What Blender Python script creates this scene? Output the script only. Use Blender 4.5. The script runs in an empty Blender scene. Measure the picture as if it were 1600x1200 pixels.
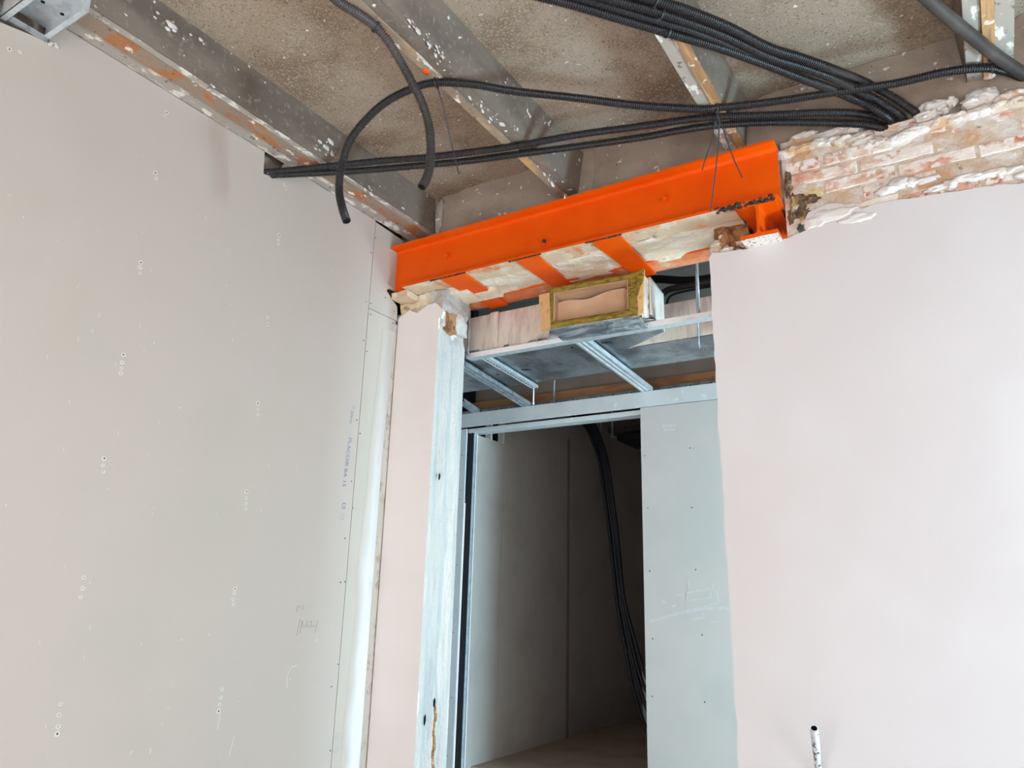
import bpy, bmesh, math, random
import numpy as np
from mathutils import Vector, noise

# ------------------------------------------------------------------ camera, light, exposure
Z0 = 1.6                      # camera height above the floor; numbers below are relative to the camera
F_PX = 1176.99
CR, CU, CF = (np.array(v) for v in ((0.0, 0, 0),) * 3)
_a, _b, _c = 0.566065457, 0.273052737, 0.0265419181
CF = np.array([-math.sin(_a) * math.cos(_b), math.cos(_a) * math.cos(_b), math.sin(_b)])
_rt = np.array([math.cos(_a), math.sin(_a), 0.0]); _up = np.cross(_rt, CF)
CR = _rt * math.cos(_c) + _up * math.sin(_c)
CU = -_rt * math.sin(_c) + _up * math.cos(_c)

scene = bpy.context.scene
COL = scene.collection
cam_data = bpy.data.cameras.new('camera')
cam = bpy.data.objects.new('camera', cam_data); COL.objects.link(cam)
cam_data.sensor_width = 36.0; cam_data.sensor_fit = 'HORIZONTAL'
cam_data.lens = F_PX * 36.0 / 1600.0
cam_data.clip_start = 0.02
from mathutils import Matrix
cam.matrix_world = Matrix(((CR[0], CU[0], -CF[0], 0), (CR[1], CU[1], -CF[1], 0), (CR[2], CU[2], -CF[2], Z0), (0, 0, 0, 1)))
scene.camera = cam

scene.view_settings.view_transform = 'Standard'
scene.view_settings.look = 'None'
scene.view_settings.gamma = 1.0
scene.view_settings.exposure = 0.0
scene.view_settings.use_curve_mapping = False
scene.cycles.use_denoising = True
scene.cycles.max_bounces = 10
scene.cycles.diffuse_bounces = 6
scene.cycles.sample_clamp_indirect = 6.0

world = bpy.data.worlds.new('sky'); scene.world = world
world.use_nodes = True
_bg = world.node_tree.nodes['Background']
_bg.inputs[0].default_value = (0.80, 0.90, 1.0, 1); _bg.inputs[1].default_value = 1.2


def area(name, loc, target, sx, sy, power, col):
    d = bpy.data.lights.new(name, 'AREA'); d.shape = 'RECTANGLE'; d.size = sx; d.size_y = sy
    d.energy = power; d.color = col
    o = bpy.data.objects.new(name, d); COL.objects.link(o)
    o.location = (loc[0], loc[1], loc[2] + Z0)
    v = Vector(target) - Vector(loc)
    o.rotation_euler = v.to_track_quat('-Z', 'Z').to_euler()
    return o

# daylight through the large window behind the camera, and through the window at the right end of the corridor
area('window_daylight', (-1.25, -3.25, -0.55), (-0.9, 1.0, -0.45), 1.9, 1.6, 42, (0.97, 0.99, 1.0))
area('side_window_daylight', (2.72, -1.3, -0.25), (-1.0, -1.0, -0.25), 2.3, 2.1, 88, (0.98, 0.985, 1.0))
area('corridor_daylight', (1.9, 3.16, -0.1), (-2.0, 3.30, -0.1), 0.55, 2.2, 450, (0.52, 0.83, 1.0))
_s = bpy.data.lights.new('sun', 'SUN'); _s.energy = 40.0; _s.angle = 0.01; _s.color = (1.0, 0.975, 0.955)   # through the window onto the floor behind the camera
_so = bpy.data.objects.new('sun', _s); COL.objects.link(_so); _so.location = (0, -8, 9)
_so.rotation_euler = Vector((0.12, 0.80, -0.60)).to_track_quat('-Z', 'Y').to_euler()

random.seed(7)
R = random.random
def U(a, b): return a + (b - a) * R()

# ------------------------------------------------------------------ sight lines of the survey (pixel -> point on a known plane)
def ray(px, py): return CR * (px - 800) / F_PX - CU * (py - 600) / F_PX + CF
def onx(px, py, X): d = ray(px, py); return d * (X / d[0])
def ony(px, py, Y): d = ray(px, py); return d * (Y / d[1])
def onz(px, py, Z): d = ray(px, py); return d * (Z / d[2])
def onw(px, py, W): return ray(px, py) * W

# ------------------------------------------------------------------ mesh helpers
class MB:
    def __init__(s): s.v = []; s.f = []; s.m = []; s.sm = []
    def add(s, vs, fs, mi=0, smooth=False):
        b = len(s.v); s.v += [tuple(map(float, p)) for p in vs]
        for f in fs: s.f.append(tuple(i + b for i in f)); s.m.append(mi); s.sm.append(smooth)
        return s
    def box(s, lo, hi, mi=0):
        (x0, y0, z0), (x1, y1, z1) = lo, hi
        return s.hexa([(x0, y0, z0), (x1, y0, z0), (x1, y1, z0), (x0, y1, z0), (x0, y0, z1), (x1, y0, z1), (x1, y1, z1), (x0, y1, z1)], mi)
    def hexa(s, p, mi=0):      # bottom ring 0-3, top ring 4-7
        return s.add(p, [(0, 3, 2, 1), (4, 5, 6, 7), (0, 1, 5, 4), (1, 2, 6, 5), (2, 3, 7, 6), (3, 0, 4, 7)], mi)
    def extrude(s, poly, d, mi=0, smooth=False):   # planar outline poly (3-D points) pushed along vector d
        n = len(poly); d = np.array(d, float)
        a = [np.array(p, float) for p in poly]
        s.add(a + [p + d for p in a], [tuple(range(n))[::-1], tuple(range(n, 2 * n))], mi)
        s.add(a + [p + d for p in a], [(i, (i + 1) % n, n + (i + 1) % n, n + i) for i in range(n)], mi, smooth)
        return s
    def bar(s, a, b, w, h, up=(0, 0, 1), mi=0):
        a = np.array(a, float); b = np.array(b, float); t = b - a; t /= np.linalg.norm(t)
        x = np.cross(t, np.array(up, float)); x /= np.linalg.norm(x); y = np.cross(x, t)
        q = [a + x * w / 2 * i + y * h / 2 * j for i, j in ((-1, -1), (1, -1), (1, 1), (-1, 1))]
        r = [p + (b - a) for p in q]
        return s.hexa(q + r, mi)
    def tube(s, pts, r, seg=10, mi=0, caps=True, smooth=True, hollow=0):
        pts = np.array(pts, float); n = len(pts)
        rr = np.full(n, r) if np.isscalar(r) else np.array(r, float)
        t = np.gradient(pts, axis=0); t /= np.linalg.norm(t, axis=1)[:, None]
        ref = np.array([0, 0, 1.0]) if abs(t[0][2]) < .9 else np.array([1.0, 0, 0])
        x = np.cross(t[0], ref); x /= np.linalg.norm(x)
        ang = np.arange(seg) * 2 * math.pi / seg; vs = np.zeros((n, seg, 3))
        for i in range(n):
            x = x - t[i] * (x @ t[i]); x /= np.linalg.norm(x); y = np.cross(t[i], x)
            vs[i] = pts[i] + rr[i] * (np.cos(ang)[:, None] * x + np.sin(ang)[:, None] * y)
        fs = [(i * seg + j, i * seg + (j + 1) % seg, (i + 1) * seg + (j + 1) % seg, (i + 1) * seg + j) for i in range(n - 1) for j in range(seg)]
        s.add(vs.reshape(-1, 3), fs, mi, smooth)
        if caps:
            b = len(s.v) - n * seg
            s.f += [tuple(b + j for j in range(seg))[::-1], tuple(b + (n - 1) * seg + j for j in range(seg))]; s.m += [mi, mi]; s.sm += [False, False]
        return s
    def patch(s, nu, nv, fn, mi=0, smooth=True):
        vs = [fn(i / (nu - 1), j / (nv - 1)) for j in range(nv) for i in range(nu)]
        return s.add(vs, [(j * nu + i, j * nu + i + 1, (j + 1) * nu + i + 1, (j + 1) * nu + i) for j in range(nv - 1) for i in range(nu - 1)], mi, smooth)
    def blob(s, c, size, amp=.25, freq=1.5, sub=3, mi=0, seed=0, smooth=True):
        bm = bmesh.new(); bmesh.ops.create_icosphere(bm, subdivisions=sub, radius=1)
        vs = []
        for v in bm.verts:
            k = 1 + amp * noise.fractal(v.co * freq + Vector((seed * 7.3, seed * 3.1, seed)), 1, 2, 3)
            vs.append([c[i] + v.co[i] * k * size[i] for i in range(3)])
        fs = [tuple(v.index for v in f.verts) for f in bm.faces]
        bm.free(); return s.add(vs, fs, mi, smooth)
    def build(s, name, mats, parent=None, origin=None, bevel=0):
        v = np.array(s.v); v[:, 2] += Z0
        if parent is not None: o0 = np.array(parent_loc(parent))
        elif origin is not None: o0 = np.array([origin[0], origin[1], origin[2] + Z0])
        else: o0 = np.array([(v[:, 0].min() + v[:, 0].max()) / 2, (v[:, 1].min() + v[:, 1].max()) / 2, v[:, 2].min()])
        me = bpy.data.meshes.new(name); me.from_pydata((v - o0).tolist(), [], s.f)
        for m in (mats if isinstance(mats, (list, tuple)) else [mats]): me.materials.append(m)
        me.polygons.foreach_set('material_index', s.m); me.polygons.foreach_set('use_smooth', s.sm); me.update()
        o = bpy.data.objects.new(name, me); COL.objects.link(o)
        if parent is not None: o.parent = parent
        else: o.location = o0
        if bevel:
            b = o.modifiers.new('edge', 'BEVEL'); b.width = bevel; b.segments = 2; b.limit_method = 'ANGLE'
        return o

def parent_loc(p):
    l = Vector(p.location)
    while p.parent: p = p.parent; l += Vector(p.location)
    return l
def tag(o, label=None, cat=None, group=None, kind=None):
    for k, v in (('label', label), ('category', cat), ('group', group), ('kind', kind)):
        if v: o[k] = v
    return o
def thing(name, label, cat, loc, group=None, kind=None):
    o = bpy.data.objects.new(name, None); COL.objects.link(o); o.empty_display_size = .05
    o.location = (loc[0], loc[1], loc[2] + Z0)
    return tag(o, label, cat, group, kind)

def spline(pts, step):
    p = np.array(pts, float); p = np.vstack([2 * p[0] - p[1], p, 2 * p[-1] - p[-2]]); out = []
    for i in range(1, len(p) - 2):
        n = 24
        for k in range(n):
            t = k / n
            out.append(.5 * (2 * p[i] + (p[i + 1] - p[i - 1]) * t + (2 * p[i - 1] - 5 * p[i] + 4 * p[i + 1] - p[i + 2]) * t * t + (-p[i - 1] + 3 * p[i] - 3 * p[i + 1] + p[i + 2]) * t ** 3))
    out.append(p[-2]); out = np.array(out)
    for _ in range(3): out[1:-1] = (out[:-2] + 2 * out[1:-1] + out[2:]) / 4
    d = np.concatenate([[0], np.cumsum(np.linalg.norm(np.diff(out, axis=0), axis=1))])
    q = np.linspace(0, d[-1], max(4, int(d[-1] / step)))
    return np.stack([np.interp(q, d, out[:, k]) for k in range(3)], 1)

def fz(x, y=0.0, z=0.0, f=6.0): return noise.fractal(Vector((x * f, y * f, z * f)), 1, 2, 3)

def ragged(p, q, step=.02, amp=.004, out=(0, 0, 1), f=14, keep=False):   # points from p towards q (q left out) with a broken edge
    p = np.array(p, float); q = np.array(q, float); n = max(1, int(np.linalg.norm(q - p) / step)); o = np.array(out, float)
    return [p + (q - p) * i / n + o * amp * (0 if i == 0 else noise.noise(Vector((p + (q - p) * i / n) * f)) * 1.6) for i in range(n)]
def ragged_line(pts, step=.02, amp=.004, out=(0, 0, 1), f=14):
    r = []
    for a, b in zip(pts[:-1], pts[1:]): r += ragged(a, b, step, amp, out, f)
    return r + [np.array(pts[-1], float)]

# ------------------------------------------------------------------ materials
def lin(c): return c / 12.92 if c <= .04045 else ((c + .055) / 1.055) ** 2.4
def rgb(r, g, b): return (lin(r / 255), lin(g / 255), lin(b / 255), 1)
def mat(name, col, rough=.8, metal=0.0, layers=(), bump=None, spec=.3, rough_var=None):
    """layers: (colour, noise scale, lo, hi, detail, stretch, kind) mixed in turn over the base colour"""
    m = bpy.data.materials.new(name); m.use_nodes = True; nt = m.node_tree; N = nt.nodes; L = nt.links
    b = N['Principled BSDF']; b.inputs['Roughness'].default_value = rough; b.inputs['Metallic'].default_value = metal
    b.inputs['Specular IOR Level'].default_value = spec
    geo = N.new('ShaderNodeNewGeometry')
    def nz(scale, detail=4, stretch=(1, 1, 1), kind='noise', off=0):
        mp = N.new('ShaderNodeMapping'); mp.inputs['Scale'].default_value = stretch; mp.inputs['Location'].default_value = (off, off * .7, off * 1.3)
        L.new(geo.outputs['Position'], mp.inputs[0])
        if kind == 'noise':
            t = N.new('ShaderNodeTexNoise'); t.inputs['Scale'].default_value = scale; t.inputs['Detail'].default_value = detail; t.inputs['Roughness'].default_value = .6
            L.new(mp.outputs[0], t.inputs['Vector']); return t.outputs['Fac']
        t = N.new('ShaderNodeTexVoronoi'); t.inputs['Scale'].default_value = scale; L.new(mp.outputs[0], t.inputs['Vector']); return t.outputs['Distance']
    cur = None
    for i, l in enumerate(layers):
        c, sc, lo, hi = l[:4]; det = l[4] if len(l) > 4 else 4; st = l[5] if len(l) > 5 else (1, 1, 1); kd = l[6] if len(l) > 6 else 'noise'
        mr = N.new('ShaderNodeMapRange'); mr.interpolation_type = 'SMOOTHSTEP'
        mr.inputs['From Min'].default_value = lo; mr.inputs['From Max'].default_value = hi
        L.new(nz(sc, det, st, kd, i * 3.7 + len(name)), mr.inputs['Value'])
        mx = N.new('ShaderNodeMix'); mx.data_type = 'RGBA'
        L.new(mr.outputs[0], mx.inputs['Factor'])
        if cur is None: mx.inputs['A'].default_value = col
        else: L.new(cur, mx.inputs['A'])
        mx.inputs['B'].default_value = c; cur = mx.outputs['Result']
    if cur is None: b.inputs['Base Color'].default_value = col
    else: L.new(cur, b.inputs['Base Color'])
    if rough_var:
        mr = N.new('ShaderNodeMapRange'); L.new(nz(rough_var[0], 3, rough_var[3] if len(rough_var) > 3 else (1, 1, 1)), mr.inputs['Value'])
        mr.inputs['From Min'].default_value = .3; mr.inputs['From Max'].default_value = .7
        mr.inputs['To Min'].default_value = rough_var[1]; mr.inputs['To Max'].default_value = rough_var[2]; L.new(mr.outputs[0], b.inputs['Roughness'])
    if bump:
        prev = None
        for bb in (bump if isinstance(bump, list) else [bump]):
            bp = N.new('ShaderNodeBump'); bp.inputs['Strength'].default_value = bb[1]; bp.inputs['Distance'].default_value = bb[2]
            L.new(nz(bb[0], 5, bb[3] if len(bb) > 3 else (1, 1, 1), 'noise', 11), bp.inputs['Height'])
            if prev: L.new(prev, bp.inputs['Normal'])
            prev = bp.outputs[0]
        L.new(prev, b.inputs['Normal'])
    return m

M = {}
M['board'] = mat('plasterboard paper', rgb(183, 169, 159), .85, layers=[(rgb(184, 169, 160), 1.1, .35, .75, 2), (rgb(178, 167, 154), 1.7, .45, .8, 2), (rgb(214, 208, 202), 55, .76, .79, 2, (1, 1.6, .5))], bump=(60, .05, .004))
M['board_joint'] = mat('plasterboard strip with white joint filler', rgb(184, 171, 160), .8, layers=[(rgb(179, 168, 155), 2.3, .4, .8, 2)], bump=(60, .05, .004))
M['joint_lit'] = mat('dried white joint filler', rgb(226, 228, 230), .7, layers=[(rgb(205, 200, 194), 12, .5, .72, 4, (1, 1, .25))], bump=(40, .2, .004))  # filler white that also carries the soft light band beside the corner
_n = M['joint_lit'].node_tree; _b = _n.nodes['Principled BSDF']; _l = _b.inputs['Base Color'].links[0].from_socket
_at = _n.nodes.new('ShaderNodeAttribute'); _at.attribute_name = 'light_fade'; _mx = _n.nodes.new('ShaderNodeMix'); _mx.data_type = 'RGBA'
_n.links.new(_at.outputs['Fac'], _mx.inputs['Factor']); _mx.inputs['A'].default_value = rgb(183, 170, 159); _n.links.new(_l, _mx.inputs['B']); _n.links.new(_mx.outputs['Result'], _b.inputs['Base Color'])
M['board_core'] = mat('raw plasterboard edge', rgb(198, 186, 172), .9, layers=[(rgb(170, 150, 130), 20, .5, .7)], bump=(70, .3, .004))
M['plaster'] = mat('smooth white plaster', rgb(209, 203, 203), .75, layers=[(rgb(206, 199, 199), 1.0, .35, .75, 2), (rgb(211, 206, 207), 2.2, .4, .8, 2)], bump=[(5, .10, .01), (45, .06, .004)])
M['plaster_pink'] = mat('pale pinkish plaster', rgb(230, 220, 217), .75, layers=[(rgb(225, 215, 211), 2, .45, .75, 3)], bump=(40, .08, .004))
M['reveal'] = mat('patched white plaster', rgb(190, 183, 177), .7, layers=[(rgb(174, 172, 170), 9, .5, .7, 4, (1, 1, .3)), (rgb(206, 192, 186), 13, .55, .66, 4, (1, 1.5, .12))], bump=[(24, 1.0, .022, (1, 1, .35)), (80, .7, .007)])
M['rubble'] = mat('broken ochre masonry', rgb(216, 200, 172), .95, layers=[(rgb(226, 222, 212), 12, .42, .60), (rgb(168, 130, 96), 13, .60, .70), (rgb(222, 206, 150), 6, .58, .7)], bump=[(50, .8, .012), (140, .5, .004)])
M['infill'] = mat('cream rough masonry', rgb(232, 214, 190), .95, layers=[(rgb(240, 230, 216), 14, .45, .6), (rgb(220, 190, 130), 5, .64, .74), (rgb(170, 140, 105), 30, .66, .75)], bump=[(45, .8, .014), (150, .5, .004)])
M['brownstone'] = mat('brown broken brick', rgb(166, 122, 84), .95, layers=[(rgb(120, 80, 52), 22, .5, .65), (rgb(196, 160, 120), 30, .58, .7)], bump=(40, .8, .015))
M['dirty'] = mat('dirty brown brick and mortar', rgb(128, 104, 82), .95, layers=[(rgb(92, 74, 58), 26, .45, .6), (rgb(214, 202, 188), 22, .6, .68), (rgb(170, 140, 90), 14, .58, .7)], bump=[(45, .9, .014), (150, .5, .004)])
M['brick'] = mat('red brick under old whitewash', rgb(186, 116, 92), .9, layers=[(rgb(212, 168, 148), 11, .38, .55), (rgb(228, 216, 206), 13, .43, .58, 6, (1, 1, 2.2)), (rgb(206, 178, 150), 4, .58, .72), (rgb(230, 224, 219), 30, .49, .60, 6)], bump=[(35, .6, .012), (120, .4, .004)])
M['brick_ochre'] = mat('ochre brick under whitewash', rgb(208, 184, 124), .9, layers=[(rgb(222, 204, 160), 9, .4, .6), (rgb(236, 228, 216), 17, .56, .64, 6), (rgb(150, 128, 100), 28, .62, .72)], bump=[(35, .6, .012), (120, .4, .004)])
M['mortar'] = mat('cream lime mortar', rgb(200, 180, 160), .95, layers=[(rgb(214, 206, 199), 14, .42, .58, 6), (rgb(198, 158, 122), 7, .52, .68), (rgb(160, 138, 118), 34, .66, .74)], bump=[(38, .8, .014), (150, .5, .004)])
M['dab'] = mat('white plaster dab', rgb(216, 210, 206), .8, layers=[(rgb(210, 200, 192), 10, .5, .7)], bump=(30, .3, .008))
M['render'] = mat('grey cement render', rgb(164, 149, 136), .9, layers=[(rgb(146, 130, 117), 4, .4, .65), (rgb(224, 216, 208), 26, .68, .71, 2), (rgb(214, 204, 196), 9, .68, .72, 3), (rgb(92, 82, 74), 60, .66, .74)], bump=[(25, .4, .01), (120, .4, .004)])
M['concrete'] = mat('grey precast concrete', rgb(128, 115, 103), .9, layers=[(rgb(106, 94, 84), 5, .4, .65, 4, (1, .4, 1)), (rgb(228, 222, 216), 24, .69, .715, 2), (rgb(226, 220, 214), 7, .73, .745, 5), (rgb(146, 133, 121), 40, .55, .72)], bump=[(30, .25, .008), (130, .3, .003)])
M['slab'] = mat('rough brown concrete soffit', rgb(160, 142, 124), .95, layers=[(rgb(166, 150, 136), 1.3, .48, .70, 3), (rgb(128, 108, 90), 3, .42, .68, 5), (rgb(174, 157, 139), 110, .48, .68, 3), (rgb(104, 86, 70), 150, .58, .70, 2), (rgb(226, 216, 206), 36, .715, .74, 2)], bump=[(120, .35, .004), (240, .4, .003), (9, .3, .01)])
M['timber'] = mat('worn tan batten', rgb(186, 146, 104), .85, layers=[(rgb(150, 112, 78), 12, .45, .65, 4, (3, .25, 1)), (rgb(220, 206, 190), 22, .60, .68, 5)], bump=(50, .3, .004, (3, .3, 1)))
M['timber_old'] = mat('grimy tan batten', rgb(150, 130, 112), .85, layers=[(rgb(190, 152, 110), 4.5, .50, .60, 4, (1, .6, 1)), (rgb(228, 218, 206), 16, .58, .63, 5, (1, .5, 1)), (rgb(110, 94, 80), 30, .6, .7)], bump=(50, .3, .004))
M['rusty'] = mat('rust brown batten', rgb(146, 126, 110), .85, layers=[(rgb(166, 108, 68), 15, .51, .56, 5, (1, .5, 1)), (rgb(226, 216, 206), 20, .60, .64, 5, (1, .5, 1)), (rgb(92, 74, 60), 40, .62, .70)], bump=(40, .5, .005))
M['flaky'] = mat('flaking white concrete', rgb(164, 154, 144), .9, layers=[(rgb(222, 214, 206), 26, .53, .60, 6, (1, .5, 1)), (rgb(110, 98, 88), 34, .6, .7)], bump=(45, .5, .006))
M['orange'] = mat('orange primer on steel', rgb(228, 86, 0), .5, layers=[(rgb(220, 76, 0), 3, .4, .7, 3), (rgb(226, 104, 34), 7, .58, .85, 3), (rgb(160, 66, 26), 40, .72, .82)], bump=(60, .08, .003), spec=.18)
M['orange_pale'] = mat('thin dusty orange primer', rgb(218, 118, 72), .6, layers=[(rgb(226, 148, 106), 8, .45, .65), (rgb(208, 186, 160), 9, .56, .70, 4), (rgb(205, 88, 34), 5, .55, .7)], bump=(60, .1, .003), spec=.3)
M['flange_dusty'] = mat('dusty beige primer', rgb(206, 182, 154), .7, layers=[(rgb(212, 128, 86), 6, .50, .66), (rgb(150, 120, 96), 18, .62, .72), (rgb(218, 204, 184), 12, .5, .65)], bump=(60, .1, .003))
M['burnt'] = mat('burnt weld and slag', rgb(62, 58, 58), .8, layers=[(rgb(120, 100, 90), 40, .55, .68), (rgb(30, 28, 30), 60, .5, .6)], bump=(80, .8, .008))
M['mortar_grit'] = mat('gritty white mortar on steel', rgb(226, 214, 204), .95, layers=[(rgb(206, 150, 118), 18, .56, .66), (rgb(120, 106, 98), 90, .56, .64)], bump=(110, .7, .005))
M['conduit'] = mat('black corrugated plastic', rgb(36, 34, 36), .36, spec=.5, layers=[(rgb(46, 42, 41), 6, .5, .75)])
M['conduit_dusty'] = mat('dusty grey corrugated plastic', rgb(56, 51, 49), .45, spec=.4, layers=[(rgb(80, 73, 69), 4, .45, .7)])
M['cable'] = mat('black cable sheath', rgb(27, 27, 34), .5, spec=.4)
M['void'] = mat('black hole inside', rgb(16, 15, 16), .95)
M['tie'] = mat('dark grey nylon', rgb(48, 48, 51), .5, spec=.4)
M['zinc'] = mat('galvanised sheet steel', rgb(214, 219, 223), .4, .5, layers=[(rgb(196, 204, 210), 30, .45, .6)], rough_var=(20, .28, .5))
M['zinc_dull'] = mat('dull galvanised steel', rgb(168, 172, 177), .45, .5, layers=[(rgb(138, 142, 148), 24, .45, .6)], rough_var=(20, .35, .6))
M['zinc_white'] = mat('pale coated steel', rgb(232, 231, 231), .5, .1, layers=[(rgb(212, 214, 217), 22, .5, .7)])
M['foil'] = mat('creased aluminium foil', rgb(228, 218, 208), .5, .35, layers=[(rgb(206, 192, 184), 10, .45, .65, 4, (3, 3, .5))], rough_var=(14, .32, .6), bump=[(24, .30, .010, (1, 3, .5)), (90, .18, .004), (7, .35, .02)])  # warm base colour includes the orange reflected from the beam
M['foil_under'] = mat('foil underside', rgb(172, 177, 182), .3, .85, layers=[(rgb(120, 122, 126), 3.2, .42, .62, 4)], rough_var=(9, .2, .5, (2, .5, 1)), bump=[(30, .25, .008, (.5, 2.2, 1)), (110, .15, .004), (5, .4, .02)])  # darker copy of the foil, dark reflections put into its colour
M['foil_mid'] = mat('crumpled foil skirt', rgb(206, 210, 214), .35, .7, layers=[(rgb(140, 144, 150), 7, .42, .6, 4, (1, 3, 1))], rough_var=(9, .2, .5), bump=[(16, .6, .02), (60, .3, .006)])  # bluish copy of the foil, pale reflections put into its colour
M['wool'] = mat('mineral wool', rgb(150, 128, 54), .95, layers=[(rgb(118, 98, 34), 26, .42, .62, 4, (1, 3, 3)), (rgb(176, 154, 78), 40, .56, .7, 4, (1, 3, 3))], bump=[(60, .8, .010, (.6, 3, 3))])
M['card'] = mat('brown cardboard', rgb(200, 166, 136), .85, layers=[(rgb(188, 152, 122), 5, .45, .7)], bump=(90, .08, .002, (6, .5, .5)))
M['card_orange'] = mat('tan cardboard edge', rgb(216, 172, 118), .85, layers=[(rgb(190, 144, 92), 40, .55, .68)], bump=(90, .3, .003))
M['frame_board'] = mat('pale green grey board', rgb(216, 219, 221), .75, layers=[(rgb(204, 209, 210), 4, .45, .7), (rgb(232, 234, 234), 16, .62, .7, 5)], bump=(40, .1, .004))
M['far_board'] = mat('grey plasterboard with scuffs', rgb(208, 203, 199), .8, layers=[(rgb(200, 198, 194), 2, .45, .7, 3)], bump=(50, .05, .003))
M['scuff'] = mat('white chalk scuff', rgb(214, 217, 220), .8, layers=[(rgb(206, 203, 199), 60, .4, .6)])
M['brown_board'] = mat('brown wood fibre strip', rgb(176, 128, 92), .85, layers=[(rgb(150, 104, 74), 10, .45, .65, 4, (.4, 1, 2))])
M['grey_board'] = mat('grey brown board', rgb(152, 138, 128), .9, layers=[(rgb(140, 126, 116), 4, .45, .7)])
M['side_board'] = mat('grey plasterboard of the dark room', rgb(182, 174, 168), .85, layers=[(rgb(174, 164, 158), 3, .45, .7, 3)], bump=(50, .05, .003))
M['panel_brown'] = mat('scratched brown panel', rgb(186, 164, 144), .8, layers=[(rgb(206, 190, 172), 9, .60, .70, 5, (1, 2, .6)), (rgb(172, 148, 130), 4, .45, .7)])
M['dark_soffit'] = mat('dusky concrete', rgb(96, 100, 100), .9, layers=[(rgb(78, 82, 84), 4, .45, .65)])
M['print_blue'] = mat('blue grey print', rgb(122, 126, 152), .8)
M['print_faint'] = mat('faint blue print', rgb(158, 158, 172), .8)
M['print_black'] = mat('black print', rgb(28, 30, 34), .7)
M['pencil'] = mat('pencil', rgb(140, 136, 132), .7)
M['screw'] = mat('black screw head', rgb(30, 28, 28), .6)
M['crater'] = mat('chipped gypsum', rgb(202, 193, 185), .9)
M['dimple'] = mat('shaded screw dimple', rgb(156, 146, 138), .9)
M['scuff_board'] = mat('rubbed board paper', rgb(200, 192, 184), .85)
M['glassy'] = mat('grey green stone', rgb(98, 112, 106), .6, layers=[(rgb(60, 70, 68), 24, .5, .62), (rgb(170, 180, 176), 30, .64, .7)])
M['pipe_stub'] = mat('plaster smeared grey plastic', rgb(206, 206, 208), .5, layers=[(rgb(84, 84, 88), 70, .52, .60, 5), (rgb(232, 232, 234), 24, .5, .6)], bump=(120, .6, .005))
M['floor'] = mat('dusty screed floor', rgb(176, 172, 168), .9, layers=[(rgb(160, 156, 152), 3, .45, .7)])
M['red_paint'] = mat('orange marker paint', rgb(226, 92, 36), .7)
M['copper'] = mat('copper brown fitting', rgb(150, 70, 48), .5)

# ------------------------------------------------------------------ the setting
XL, YB, ZJ, ZC, FL = -2.3174, 2.60, 1.7115, 1.90, -1.60
YR = 2.645                                   # upper grey render behind the brick face
XREV, YBACK = -2.066, 2.815                  # left reveal of the opening, back of the old wall

fl = MB().box((-4.2, -3.6, FL - .12), (3.0, 8.0, FL)).build('floor', M['floor']); tag(fl, kind='structure')

# ceiling: one soffit slab per bay between the joists
ceil = thing('ceiling', None, None, (0, 0, ZC), kind='structure')
bays = [(XL - .12, -2.24), (-2.24, -1.40), (-1.40, -.66), (-.66, .18), (.18, 1.0), (1.0, 1.8), (1.8, 3.0)]
for i, (a, b) in enumerate(bays[1:]):
    yy = [-3.6, .55 + .13 * i, 2.9]
    for k in range(2):
        m = MB(); m.box((a, yy[k] + .001, ZC + U(0, .004)), (b - .001, yy[k + 1] - .001, ZC + .16)); m.build('slab', M['slab'], ceil)
MB().box((-4.2, -3.6, ZC + .003), (-2.245, 2.9, ZC + .16)).build('slab', M['slab'], ceil)  # unseen slab added beyond the left wall to stop the sun leaking in
MB().box((-4.2, 2.9, ZC), (3.0, 8.0, ZC + .16)).build('rear_slab', M['dark_soffit'], ceil)
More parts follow.
